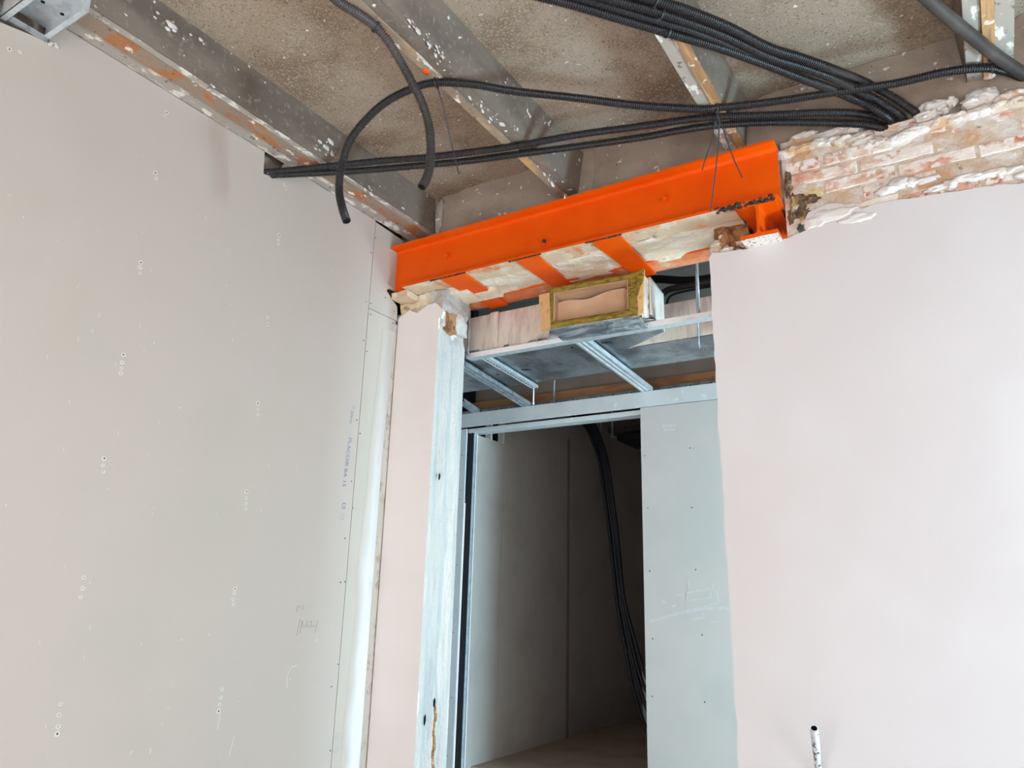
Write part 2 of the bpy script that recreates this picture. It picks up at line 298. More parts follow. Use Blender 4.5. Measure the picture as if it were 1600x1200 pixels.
# joists
joists = [
    ('concrete joist running along the top of the left plasterboard wall', [(XL, ZJ), (-2.156, ZJ), (-2.163, ZC), (XL, ZC)], (-2.246, -2.188), 'rusty', 'flaky'),
    ('concrete joist above the dangling conduit ends, paint splattered with orange spots', [(-1.444, ZJ), (-1.362, ZJ), (-1.336, ZC), (-1.41, ZC)], (-1.441, -1.410), 'timber_old', 'concrete'),
    ('concrete joist over the right half of the orange beam, with a bright tan batten', [(-.712, ZJ), (-.628, ZJ), (-.612, ZC), (-.70, ZC)], (-.661, -.630), 'timber', 'flaky'),
    ('concrete joist at the upper right corner over the bare brick', [(.112, ZJ), (.246, ZJ), (.262, ZC), (.10, ZC)], (.160, .193), 'timber', 'flaky'),
]
for lab, prof, bt, bm_, um in joists:
    j = thing('ceiling_joist', lab, 'joist', (prof[0][0], 0, ZJ), 'concrete ceiling joists')
    y0, y1 = -3.4, YR
    m = MB(); m.extrude([(x, y0, z) for x, z in prof], (0, y1 - y0, 0)); m.build('beam', M['concrete'], j)
    # flaking soffit of the joist, on both sides of the batten
    m = MB()
    for xa, xb in ((prof[0][0] + .002, bt[0] - .002), (bt[1] + .002, prof[1][0] - .001)):
        if xb - xa > .004:
            n = 60
            m.patch(4, n, lambda u, v: (xa + (xb - xa) * u, -1.0 + (YR + 1.0) * v, ZJ - .0015 - .003 * abs(fz(xa + u * .1, v * 3.6, 1, 7))), 0, False)
    m.build('soffit_skin', M[um], j)
    m = MB(); n = 70
    ys = np.linspace(-1.0, YR - .01, n)
    for k in range(n - 1):
        a = .004 * noise.noise(Vector((bt[0], ys[k] * 5, 0))); b = .004 * noise.noise(Vector((bt[0], ys[k + 1] * 5, 0)))
        zz = ZJ - .011
        m.hexa([(bt[0] + a, ys[k], zz), (bt[1] + a, ys[k], zz), (bt[1] + b, ys[k + 1], zz), (bt[0] + b, ys[k + 1], zz), (bt[0] + a, ys[k], ZJ), (bt[1] + a, ys[k], ZJ), (bt[1] + b, ys[k + 1], ZJ), (bt[0] + b, ys[k + 1], ZJ)])
    m.build('batten', M[bm_], j)
    if prof[0][0] == -1.444:
        for px, py, s in ((602, 52, .011), (666, 112, .013)):
            c = onz(px, py, ZJ - .0125); m = MB(); m.blob((c[0], c[1], c[2]), (s, s * 1.3, .002), .4, 2, 2)
            tag(m.build('marker_spot', M['red_paint'], j), 'orange paint spot')

jj = [o for o in bpy.data.objects if o.name.startswith('ceiling_joist')]
def splash(px, py, plane, nrm, size, n, parent, seed):
    rs = random.Random(seed); m = MB(); c = plane(px, py)
    for k in range(n):
        d = [rs.gauss(0, 1) * size[i] for i in range(3)]
        r_ = abs(rs.gauss(.2, .35)) * .009 + .0015
        m.blob([c[i] + d[i] for i in range(3)], [r_ * (.18 if abs(nrm[i]) > .5 else (1.5 if i == 1 else 1)) for i in range(3)], .6, 2, 2, seed=k + seed)
    o = m.build('paint_splash', M['dab'], parent); o['kind'] = 'stuff'
side2 = lambda px, py: onx(px, py, -1.354)
splash(682, 78, side2, (1, 0, 0), (.001, .030, .016), 26, jj[1], 1)
splash(650, 42, side2, (1, 0, 0), (.001, .03, .012), 10, jj[1], 2)
splash(755, 170, side2, (1, 0, 0), (.001, .04, .012), 12, jj[1], 3)
splash(778, 190, lambda a, b: onz(a, b, ZJ - .002), (0, 0, 1), (.012, .05, .0005), 12, jj[1], 4)
splash(862, 285, side2, (1, 0, 0), (.001, .05, .012), 12, jj[1], 5)
side1 = lambda px, py: onx(px, py, -2.156)
splash(510, 233, side1, (1, 0, 0), (.001, .03, .016), 22, jj[0], 6)
splash(578, 298, side1, (1, 0, 0), (.001, .03, .016), 10, jj[0], 7)
splash(262, 33, side1, (1, 0, 0), (.001, .05, .016), 9, jj[0], 8)

# left wall: masonry core, the big plasterboard and the two narrow boards at the corner
wl = MB().box((XL - .14, -3.6, FL), (XL - .06, 2.9, ZC + .16)).build('wall_left', M['render']); tag(wl, kind='structure')
T = .0125
X0 = XL - T
out = [(X0, -3.5, FL), (X0, 2.3925, FL), (X0, 2.3925, 1.709)]
out += [(X0, 1.832, 1.709), (X0, 1.815, 1.645), (X0, 1.785, 1.622), (X0, 1.735, 1.612), (X0, 1.727, 1.709)]
out += [(X0, .90, 1.709), (X0, .89, 1.63), (X0, .745, 1.60), (X0, .735, 1.709), (X0, -3.5, 1.709)]
MB().extrude(out, (T, 0, 0)).build('panel', M['board'], wl)
up = [(X0, 2.3955, 1.262), (X0, 2.597, 1.262), (X0, 2.588, 1.335), (X0, 2.505, 1.388), (X0, 2.520, 1.405), (X0, 2.598, 1.41), (X0, 2.598, 1.69), (X0, 2.3955, 1.70)]
MB().extrude(up, (T, 0, 0)).build('panel', M['board'], wl)
lo = [(X0, 2.3955, FL)] + ragged_line([(X0, 2.560, FL), (X0, 2.560, .574), (X0, 2.585, 1.259)], .05, .0015, (0, 1, 0)) + [(X0, 2.3955, 1.259)]
MB().extrude(lo, (T, 0, 0)).build('panel', M['board_joint'], wl)
# white filler with the corner's soft light painted in, along the corner board and the bare joint beside it
m = MB()
def filler(u, v):
    z = FL + (1.20 - FL) * v
    e = 2.558 + (.025 * max(0, (z - .574) / .685))
    w = .128 - .05 * v + .012 * fz(z, 0, 0, 3)
    return (XL + .0007 + .0014 * math.sin(math.pi * min(1, u * 1.02)) + .0005 * fz(z, u, 0, 8), e - w * (1 - u), z)
m.patch(15, 120, filler); o = m.build('lit_joint_filler', M['joint_lit'], wl)
ca = o.data.color_attributes.new('light_fade', 'FLOAT_COLOR', 'POINT')
for k in range(len(o.data.vertices)):
    u = (k % 15) / 14; vv = (k // 15) / 119; f = (1 - .75 * max(0, min(1, (vv - .45) / .5))) * max(0.0, min(1.0, u * 1.25 - .15 + .18 * noise.noise(Vector((u * 3, k / 15 * .16, 0))))); ca.data[k].color = (f, f, f, 1)
m = MB().patch(4, 90, lambda u, v: (XL - .004 + .003 * fz(u, v * 2.8, 0, 6), 2.553 + .055 * u + .028 * max(0, v - .78) * 4 * (1 - u), FL + (1.245 - FL) * v))
m.build('bare_joint', M['board_core'], wl)

def screws(pts, place, nrm, ax1, ax2, name, parent, r=.0042):
    m = MB(); nrm = np.array(nrm, float); a1 = np.array(ax1, float); a2 = np.array(ax2, float)
    for (px, py, dark) in pts:
        c = place(px, py); q = r * (1 if dark else .8) * U(.9, 1.15); rings = []
        prof = [(1.9, .0004), (1.35, .0018), (1.0, .0014), (.60, .0002)] if name == 'screw_heads' else [(1.25, .0003), (1.0, .0009), (.85, .0002)]
        n = 10
        vs = [c + nrm * h + q * rr * (math.cos(t) * a1 + math.sin(t) * a2) for rr, h in prof for t in np.arange(n) * 2 * math.pi / n]
        fs = [(i * n + j, i * n + (j + 1) % n, (i + 1) * n + (j + 1) % n, (i + 1) * n + j) for i in range(len(prof) - 1) for j in range(n)]
        m.add(vs, fs, 1, True)
        m.add(vs[-n:], [tuple(range(n))], 0 if dark else 2)
    o = m.build(name, [M['screw'], M['crater'], M['dimple']], parent); o['kind'] = 'stuff'
    return o
c1 = [(131, 902, 0), (129.5, 919, 0), (126, 933, 0), (94.5, 1100, 0), (92, 1117, 0), (91, 1135, 0), (89.6, 1146.5, 1), (193, 554, 1), (191, 566, 0), (190, 575, 0), (189, 583, 0), (163, 716, 1), (161, 727, 0), (162, 737, 0), (220, 410, 1), (219, 418, 0), (219, 426, 0), (243, 270, 1), (244, 279, 0), (260.5, 176, 1), (259, 182, 0), (15, 77, 1), (31, 81, 0)]
c2 = [(367, 920, 1), (366, 927, 0), (364, 936.5, 0), (365, 944, 0), (347, 1077, 0), (345, 1090, 0), (343, 1101, 0), (341.6, 1111, 1), (403, 630, 1), (403, 640, 0), (403, 648, 0), (385, 768, 1), (385, 778, 0), (384, 787, 0), (384, 795, 0), (418, 496, 0), (418, 507, 1), (436, 367, 1), (435, 375, 0), (435, 381, 0), (446, 294, 1), (443, 288, 0)]
screws(c1 + c2, lambda a, b: onx(a, b, XL), (1, 0, 0), (0, 1, 0), (0, 0, 1), 'screw_heads', wl, .0045)
c3 = [(587, 372, 1), (580, 395, 1), (580, 372, 0), (579.5, 474, 1), (572.5, 471.5, 1), (579, 491, 1), (568, 532, 1), (573, 549, 1), (557.5, 656, 1), (562.5, 677.5, 1), (602, 465, 1), (616, 487, 1), (614, 505, 1), (549, 752, 1), (551, 794, 1), (539, 841, 1), (532, 910, 1), (539, 909, 1), (528, 1038, 1), (518, 1073, 1), (516, 1173, 1), (531, 917, 0), (519, 1051, 0), (565, 545, 0), (574, 450, 0), (555, 670, 0), (545, 795, 0)]
screws(c3, lambda a, b: onx(a, b, XL), (1, 0, 0), (0, 1, 0), (0, 0, 1), 'seam_screws', wl, .0042)

def text(body, size, base, tx, ty, name, mtl, parent, length=None, bold=0):
    cu = bpy.data.curves.new(name, 'FONT'); cu.body = body; cu.size = size; cu.offset = bold
    t = bpy.data.objects.new(name, cu); COL.objects.link(t)
    me = bpy.data.meshes.new_from_object(t); bpy.data.objects.remove(t); bpy.data.curves.remove(cu)
    co = np.array([v.co[:] for v in me.vertices]); k = 1 if not length else length / co[:, 0].max()
    tx = np.array(tx, float); ty = np.array(ty, float); pl = np.array(parent_loc(parent))
    b = np.array(base, float); b[2] += Z0
    for v, c in zip(me.vertices, co): v.co = tuple(b + tx * c[0] * k + ty * c[1] - pl)
    me.materials.clear(); me.materials.append(mtl); me.update()
    o = bpy.data.objects.new(name, me); COL.objects.link(o); o.parent = parent
    return o
TX = XL + .0012
p0 = onx(544.5, 683, XL)
text('PLACO\u00ae BA 15', .027, (TX, p0[1] + .001, p0[2]), (0, -.06, -1), (0, 1, 0), 'printed_text', M['print_blue'], wl, .215)
p0 = onx(549, 642, XL)
text('placo', .021, (TX, p0[1], p0[2]), (0, -.06, -1), (0, 1, 0), 'printed_text', M['print_blue'], wl, .056)
p0 = onx(535.5, 785, XL)
text('CE', .024, (TX, p0[1], p0[2]), (0, -.06, -1), (0, 1, 0), 'printed_text', M['print_faint'], wl)
m = MB()
def ring(m, c, r, w, n=20):
    vs = [(TX, c[1] + rr * math.cos(t), c[2] + rr * math.sin(t)) for rr in (r, r - w) for t in np.arange(n) * 2 * math.pi / n]
    m.add(vs, [(j, (j + 1) % n, n + (j + 1) % n, n + j) for j in range(n)])
for px, py in ((537, 790), (534.5, 808), (527, 1150), (525, 1172)): ring(m, onx(px, py, XL), .0115, .002)
p0 = onx(552.5, 637, XL); ring(m, p0, .006, .004)
for a in range(5): pass
m.build('printed_symbol', M['print_faint'], wl)
m = MB()
for a, b in (((469, 967), (463.5, 993)), ((472, 970), (468.5, 990)), ((497, 968), (492, 989)), ((472, 977.5), (493, 977.5)), ((472, 979.5), (491, 979.5)), ((464.5, 947), (463, 957)), ((464.5, 947), (467.5, 946.5)), ((468, 946), (468, 951)), ((471.5, 946), (475, 946)), ((471.5, 948.5), (475, 948.5)), ((471.5, 951.5), (475, 951.5)), ((478, 971), (481, 970)), ((481, 970), (481, 973)), ((481, 973), (478, 976)), ((478, 976), (481, 976)), ((485, 972), (486.5, 970)), ((486.5, 970), (486, 976)), ((473, 971), (472.5, 977))):
    m.bar(onx(*a, XL + .0008), onx(*b, XL + .0008), .0013, .0006, (1, 0, 0))
m.build('pencil_mark', M['pencil'], wl)
m = MB()   # pale scuffs where filler was brushed over the board
for pts in (((448, 1075), (449, 1055), (455, 1042), (464, 1040)), ((340, 1140), (342, 1128), (344, 1115)), ((358, 1180), (362, 1165), (366, 1150)), ((208, 1172), (202, 1180))):
    q = [onx(*p, XL + .0006) for p in pts]
    for a, b in zip(q[:-1], q[1:]): m.bar(a, b, .004, .0006, (1, 0, 0))
for _ in range(46):
    p = onx(U(60, 540), U(320, 1180), XL + .0006); m.bar(p, p + np.array([0, U(-.003, .003), U(.006, .016)]), .0022, .0006, (1, 0, 0))
o = m.build('filler_scuff', M['scuff_board'], wl); o['kind'] = 'stuff'

# back wall (old masonry)
wb = thing('wall_back', None, None, (0, YB, FL), kind='structure')
m = MB()
m.box((XL - .06, 2.615, FL), (XREV - .012, YBACK, 1.30))                 # pilaster
m.box((-.765, 2.622, FL), (2.9, YBACK, 1.235))                           # right of the opening
m.box((-.495, YR + .02, 1.235), (2.9, YBACK, ZC))
m.box((-3.35, 2.615, FL), (XL - .06, YBACK, ZC))  # unseen extension added to keep the sun out of the corridor
m.build('masonry', M['mortar'], wb)
m = MB()
m.box((XL - .06, YR, 1.625), (2.9, YBACK + .05, ZC))
m.build('upper_render', M['render'], wb)
m = MB()                                                                # render coat thickening above the beam, with joist pockets
for xa, xb in ((-2.12, -1.455), (-1.30, -.735), (-.585, .099), (.265, 1.2)):
    n = max(4, int((xb - xa) / .03))
    m.patch(n, 10, lambda u, v: (xa + (xb - xa) * u, YR - .012 + .014 * abs(fz(xa + u * .6, v * .3, 3, 5)) + (.014 if u in (0, 1) else 0), 1.60 + (ZC - 1.60) * v))
m.build('render_coat', M['render'], wb)
m = MB()
for x in (-2.135,):
    m.blob((x + .005, YR - .004, 1.80), (.022, .012, .10), .5, 2.5, 3, seed=int(x * 90) + 400)
m.build('joist_mortar', M['flaky'], wb)
# masonry caught between the two orange beams, seen from below
m = MB()
def under(u, v):
    x = -2.20 + (-.66 + 2.20) * u; y = 2.60 + .235 * v
    return (x, y, 1.396 + .012 * fz(x, y, 0, 9) - .004)
m.patch(90, 18, under)
m.build('infill_soffit', M['infill'], wb)
MB().box((-2.30, 2.63, 1.41), (-.50, 2.80, 1.63)).build('infill_core', M['infill'], wb)
# broken masonry over the pilaster
def rough_box(m, lo, hi, cell, amp, freq, seed=0):
    lo = np.array(lo, float); hi = np.array(hi, float)
    for ax in range(3):
        a, b = [k for k in range(3) if k != ax]
        na, nb = [max(2, int((hi[k] - lo[k]) / cell) + 1) for k in (a, b)]
        for side in (lo, hi):
            def f(u, v):
                p = np.zeros(3); p[ax] = side[ax]; p[a] = lo[a] + (hi[a] - lo[a]) * u; p[b] = lo[b] + (hi[b] - lo[b]) * v
                q = Vector(p * freq) + Vector((seed * 5.1, seed, 0))
                return p + amp * (np.array(noise.noise_vector(q)) + .5 * np.array(noise.noise_vector(q * 2.7)))
            m.patch(na, nb, f, 0, False)
    return m
rough_box(MB(), (XL + .004, 2.622, 1.19), (-2.075, 2.80, 1.384), .012, .013, 14, 1).build('broken_masonry', M['rubble'], wb)
rough_box(MB(), (-2.135, 2.612, 1.20), (-2.050, 2.812, 1.384), .010, .013, 16, 2).build('broken_plaster', M['reveal'], wb)
rough_box(MB(), (-2.075, 2.635, 1.185), (-2.036, 2.700, 1.275), .010, .009, 20, 3).build('broken_brick', M['brownstone'], wb)
rough_box(MB(), (XL + .003, 2.535, 1.352), (-2.215, 2.63, 1.384), .012, .008, 16, 4).build('mortar_bed', M['flange_dusty'], wb)
m = MB()   # old bricks showing under the left strap
for k, (xa, xb) in enumerate(((-2.06, -1.955), (-1.95, -1.84))):
    m.box((xa, 2.66 + .06 * k, 1.372), (xb, 2.80, 1.398))
m.build('underside_brick', M['infill'], wb)
# pilaster plaster
top = [ony(*p, YB) for p in ((622.5, 497), (640, 484), (652, 489), (668, 477), (681, 473), (693, 486), (689, 497))]
pts = [np.array((XL + .002, YB, FL)), np.array((XL + .002, YB, top[0][2]))] + ragged_line([(p[0], YB, p[2]) for p in top], .012, .003)[1:]
pts += [np.array((XREV, YB, 1.24)), np.array((XREV, YB, FL))]
MB().extrude(pts, (0, .016, 0)).build('pilaster_plaster', M['plaster_pink'], wb)
# rough reveal on the jamb
def reveal(u, v):
    y = YB + (YBACK - YB) * u; z = FL + (1.225 - FL - .05 * u + .02 * math.sin(u * 9)) * v
    k = min(1, u * 12) * min(1, (1 - u) * 14)
    d = .010 * noise.noise(Vector((u * 5.0, z * .8, 1))) + .004 * fz(u * .4, z * .35, 2, 9) + .006 * math.sin(u * 17)
    return (XREV + d * k - (.012 * max(0, v - .985) / .015), y, z)
MB().patch(34, 220, reveal).build('reveal_plaster', M['reveal'], wb)
m = MB()
for i in range(12):   # cracked brown gap low on the reveal
    z = -.47 - .028 * i; y = 2.708 + .006 * math.sin(i * 1.7) + .0006 * i
    m.blob((XREV + .006, y, z), (.008, .006 + .003 * R(), .02), .4, 2, 2, seed=i)
m.build('crack_filling', M['brownstone'], wb)
m = MB()
m.blob((XREV + .008, 2.700, -.44), (.006, .005, .018), .4, 2, 2); m.blob((XREV + .006, 2.645, -.50), (.005, .004, .022), .4, 2, 2); m.blob((XREV + .009, 2.655, .50), (.004, .004, .016), .4, 2, 2)
m.build('crack', M['void'], wb)
# right-hand plaster skin with its broken top edge
tp = [(1107.5, 404), (1112, 395), (1130, 394), (1150, 391), (1165, 390), (1195, 381), (1225, 373), (1250, 364), (1268, 358), (1258, 343), (1264, 331), (1285, 322), (1300, 318), (1325, 321), (1345, 327), (1365, 319), (1400, 313), (1450, 305), (1500, 299), (1550, 291), (1600, 286), (1680, 270)]
tpw = [ony(*p, YB) for p in tp]
tpw = [np.array((p[0], YB, p[2])) for p in tpw]
e0 = ony(1155, 1200, YB)
edge = ragged_line([(e0[0] + .009, YB, FL), (e0[0], YB, e0[2]), tpw[0]], .018, .0035, (1, 0, 0), 20)
poly = edge[:-1] + ragged_line(tpw, .012, .004) + [np.array((2.9, YB, tpw[-1][2])), np.array((2.9, YB, FL))]
MB().extrude(poly, (0, .023, 0)).build('wall_plaster', M['plaster'], wb)
m = MB()                                                                # lumps left by the trowel along the broken edge
for px, py, sx, sz, s in ((1300, 336, .085, .032, 1), (1272, 347, .04, .030, 2), (1340, 340, .06, .022, 3)):
    c = ony(px, py, YB); m.blob((c[0], YB + .004, c[2]), (sx, .009, sz), .35, 1.8, 4, seed=s)
for k in range(16):
    px = 1385 + k * 20; c = ony(px, 303 - (px - 1385) * .115 - U(0, 16), YB); m.blob((c[0], YB + .008, c[2]), (U(.02, .05), .012, U(.012, .022)), .5, 2, 3, seed=k + 10)
m.build('plaster_lump', M['dab'], wb)
# brick courses
def wall_pt(px, py): p = ony(px, py, YB); return p[0], p[2]
zt_l = 1.655
course_h, joint, blen = .0545, .0075, .236
ci = 0; z = 1.243
while z < 1.64:
    x = -.474 - (.12 if ci % 2 else 0)
    while x < 2.2:
        xa, xb = max(x, -.490 + U(0, .010)), x + blen - joint
        # top of the brickwork steps down to the hole where the conduits enter
        topz = 1.652 if xa < -.235 else (1.56 if xa < .0 else 1.60)
        if xb - xa > .03 and z + course_h < topz + .02:
            d = U(-.004, .004); jz = U(-.002, .002)
            a = .004
            m = MB(); y0 = YB + .011 + d; y1 = YB + .06
            zb, zt = z + jz, z + course_h - joint + jz
            if xa < -.36 and z < 1.36: y0 += .014
            vs = []
            for yy, ins in ((y0, a), (y0 + .006, 0), (y1, 0)):
                for (xx, zz) in ((xa + ins, zb + ins), (xb - ins, zb + ins), (xb - ins, zt - ins), (xa + ins, zt - ins)):
                    vs.append((xx + U(-.002, .002), yy + U(-.002, .002), zz + U(-.002, .002)))
            m.add(vs, [(0, 1, 2, 3)] + [(i * 4 + j, i * 4 + 4 + j, i * 4 + 4 + (j + 1) % 4, i * 4 + (j + 1) % 4) for i in range(2) for j in range(4)])
            mt = M['dirty'] if (xa < -.37 and z < 1.38) else M['brick_ochre'] if (ci == 6 and xa < -.25) or R() < .08 else M['brick']
            m.build('brick', mt, wb)
        x += blen
    z += course_h; ci += 1
# mortar bed filling the joints
m = MB().patch(110, 26, lambda u, v: (-.497 + 2.6 * u, YB + .014 - .010 * abs(fz(u * 2.6, v * .4, 5, 8)), 1.235 + ((1.655 if u < .095 else 1.575) - 1.235) * v))
m.build('mortar_joints', M['mortar'], wb)
# cream mortar ledge along the top of the brickwork and round the conduit hole
m = MB()
led = [(1228, 238), (1258, 228), (1300, 217), (1340, 214), (1362, 222), (1392, 220), (1418, 208), (1445, 196), (1480, 186), (1515, 178), (1560, 165), (1620, 150)]
lw = [ony(*p, YB) for p in led]
for i, (a, b) in enumerate(zip(lw[:-1], lw[1:])):
    for t in (0, .5):
        c = a + (b - a) * t; m.blob((c[0], YB + .022, c[2]), (.055, .034, .020), .35, 2, 3, seed=i * 2 + int(t * 2))
m.build('mortar_ledge', M['mortar'], wb)
m = MB()
for px, py, sx, sz, y, s in ((1460, 170, .05, .03, 2.625, 1), (1450, 182, .04, .022, 2.612, 2), (1487, 160, .018, .016, 2.622, 3), (1535, 152, .05, .032, 2.618, 4), (1520, 160, .035, .022, 2.612, 5), (1255, 214, .045, .016, 2.628, 6), (1300, 212, .05, .018, 2.626, 7), (1330, 205, .04, .016, 2.63, 8)):
    c = ony(px, py, y); m.blob((c[0], y, c[2]), (sx, .022, sz), .4, 2, 4, seed=s)
m.build('plaster_dab', M['dab'], wb)
m = MB()
c = ony(1522, 78, 2.63); m.blob((c[0], 2.632, c[2]), (.014, .012, .03), .3, 2, 2); c = ony(1546, 118, 2.62); m.blob((c[0], 2.625, c[2]), (.018, .012, .012), .3, 2, 2)
c = ony(1580, 150, 2.615); m.blob((c[0], 2.618, c[2]), (.05, .02, .018), .3, 2, 3)
m.build('red_brick_piece', M['brick'], wb)
# the pocket beside the bearing stub: brown lump, ochre stone, broken brick
m = MB(); rough_box(m, (-.775, 2.66, 1.285), (-.645, 2.78, 1.385), .016, .022, 12, 6); m.build('ochre_stone', M['brownstone'], wb)
m = MB(); c = ony(1133, 376, 2.64); m.blob((c[0] + .003, 2.645, c[2] + .008), (.026, .03, .046), .7, 1.1, 2, seed=9, smooth=False); m.build('broken_brick', M['brownstone'], wb)
m = MB()
for px, py, s in ((1120, 383, .03), (1135, 392, .032), (1118, 392, .025), (1128, 372, .016)):
    c = ony(px, py, 2.625); m.blob((c[0], 2.63, c[2]), (s, .025, s * .6), .35, 2, 3, seed=px)
m.build('mortar_crumb', M['mortar'], wb)
m = MB(); c = ony(1158, 384, 2.67); m.box((c[0] - .02, 2.66, c[2] - .03), (c[0] + .03, 2.72, c[2] + .016)); m.build('brick', M['brick'], wb)
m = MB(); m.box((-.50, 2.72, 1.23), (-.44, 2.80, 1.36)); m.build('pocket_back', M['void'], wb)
m = MB(); c = ony(1254, 357, 2.618); m.blob((c[0], 2.622, c[2]), (.022, .02, .024), .3, 1.6, 3, seed=1, smooth=False); m.build('green_stone', M['glassy'], wb)
m = MB()
for px, py, sx, sz, s in ((1245, 318, .036, .05, 1), (1268, 312, .032, .018, 2), (1233, 290, .018, .06, 3), (1256, 336, .03, .024, 4), (1238, 338, .018, .04, 5)):
    c = ony(px, py, 2.615); m.blob((c[0], 2.622, c[2]), (sx, .020, sz), .5, 2.5, 4, seed=s)
m.build('dirty_masonry', M['dirty'], wb)

# corridor and dark room
wf = thing('wall_far', None, None, (-1.6, 3.88, FL), kind='structure')
YH = 3.88
MB().box((-3.2, YH, 1.041), (2.0, YH + .0125, 1.130)).build('header_panel', M['frame_board'], wf, bevel=.0015)
MB().box((-2.80, YH + .0125, 1.002), (-1.606, YH + .10, 1.03)).build('header_soffit', M['frame_board'], wf, bevel=.004)
MB().box((-1.604, YH + .004, FL), (2.0, YH + .0165, 1.037)).build('panel', M['far_board'], wf)
MB().box((-1.600, YH + .0165, FL), (2.0, YH + .085, 1.0)).build('studwork', M['grey_board'], wf)
MB().box((-3.2, YH + .004, FL), (-2.806, YH + .0165, 1.030)).build('panel', M['frame_board'], wf)
m = MB()
m.box((-3.2, 3.955, 1.132), (1.3, 3.958, 1.168)); m.box((-3.2, 3.955, 1.132), (1.3, 4.0, 1.135)); m.build('head_channel', M['zinc_dull'], wf)
m = MB()
for i in range(16):
    x = -2.75 + .118 * i; m.box((x, 3.953, 1.150), (x + .007, 3.9555, 1.157))
o = m.build('channel_screws', M['screw'], wf); o['kind'] = 'stuff'
MB().box((-3.2, 4.00, 1.14), (1.3, 4.02, 1.235)).build('fibre_strip', M['brown_board'], wf)
MB().box((-3.2, 4.03, 1.14), (1.3, 4.05, ZC)).build('upper_board', M['grey_board'], wf)
sc = [(1078, 700, 1), (1007, 712, 1), (1081, 793, 1), (1012, 794, 1), (1087, 890, 1), (1015, 892, 1), (1020, 998, 1), (1097, 992, 1), (1019, 1088, 1), (1101, 1097, 1), (1083, 701, 0)]
screws(sc, lambda a, b: ony(a, b, YH + .004), (0, -1, 0), (1, 0, 0), (0, 0, 1), 'board_screws', wf, .0042)
screws([(722, 711, 1), (719, 766, 1), (718, 780, 1), (714, 883, 1), (708, 988, 1), (705, 1090, 1), (699, 1181, 1)], lambda a, b: ony(a, b, YH + .003), (0, -1, 0), (1, 0, 0), (0, 0, 1), 'jamb_screws', wf, .0036)
m = MB()
Q = lambda a, b: ony(a, b, YH + .0032)
for a, b, w_ in (((1055, 930), (1108, 920), .006), ((1072, 939), (1110, 934), .006), ((1110, 920), (1111, 934), .006), ((1072, 921), (1073, 938), .005), ((1119, 924), (1123, 942), .008), ((1104, 946), (1120, 943), .006), ((1014, 972), (1040, 964), .012), ((1040, 964), (1070, 956), .015), ((1070, 956), (1104, 949), .017), ((1104, 950), (1139, 950), .014), ((1080, 968), (1100, 965), .006), ((1098, 958), (1100, 965), .006), ((1108, 970), (1120, 972), .006), ((1074, 906), (1077, 918), .005), ((1114, 910), (1114, 920), .005), ((1034, 940), (1040, 943), .02), ((1050, 948), (1056, 946), .01), ((1035, 666), (1055, 664), .018), ((1036, 672), (1054, 671), .010)):
    m.bar(Q(*a), Q(*b), w_, .0006, (0, 1, 0))
o = m.build('chalk_scuff', M['scuff'], wf)

ws = thing('wall_side', None, None, (-2.75, 5.2, FL), kind='structure')
XS = -2.75
MB().box((XS - .0125, 3.925, FL), (XS, 4.252, .992)).build('panel', M['side_board'], ws)
MB().box((XS - .0125, 4.254, FL), (XS, 5.185, ZC)).build('panel', M['side_board'], ws)
MB().box((XS - .0125, 5.189, FL), (XS, 6.72, ZC)).build('panel', M['side_board'], ws)
MB().patch(3, 40, lambda u, v: (XS + .0012 * math.sin(u * math.pi) + .0004 * fz(v * 2, 0, 0, 9), 5.165 + .045 * u, FL + (1.2 - FL) * v)).build('joint_tape', M['grey_board'], ws)
MB().box((-3.4, 6.70, FL), (1.4, 6.8, ZC)).build('end_panel', M['side_board'], ws)
MB().box((XS - .30, 3.97, .6), (XS - .10, 4.6, ZC)).build('cavity_back', M['void'], ws)
MB().box((1.3, 3.97, FL), (1.42, 6.8, ZC)).build('wall_right', M['side_board']); tag(bpy.data.objects['wall_right'], kind='structure')
MB().box((-3.3, 2.82, FL), (-3.2, 4.0, ZC)).build('wall_end', M['plaster']); tag(bpy.data.objects['wall_end'], kind='structure')
m = MB().box((1.93, 3.44, FL), (2.03, 3.97, ZC)); m.box((1.93, 2.815, 1.02), (2.03, 3.44, ZC)); m.box((1.93, 2.815, FL), (2.03, 3.44, -1.22))
tag(m.build('wall_corridor', M['plaster']), kind='structure')
# room behind the camera
m = MB().box((2.78, -3.6, FL), (2.9, 2.6, FL + .75)); m.box((2.78, -3.6, 1.3), (2.9, 2.6, ZC)); m.box((2.78, -.1, FL + .75), (2.9, 2.6, 1.3)); m.box((2.78, -3.6, FL + .75), (2.9, -2.5, 1.3))
tag(m.build('wall_window_side', M['plaster']), kind='structure')
m = MB().box((-2.46, -3.6, FL), (2.9, -3.48, FL + .45)); m.box((-2.46, -3.6, 1.35), (2.9, -3.48, ZC)); m.box((-2.46, -3.6, FL + .45), (-2.2, -3.48, 1.35)); m.box((1.5, -3.6, FL + .45), (2.9, -3.48, 1.35))
tag(m.build('wall_front', M['plaster']), kind='structure')

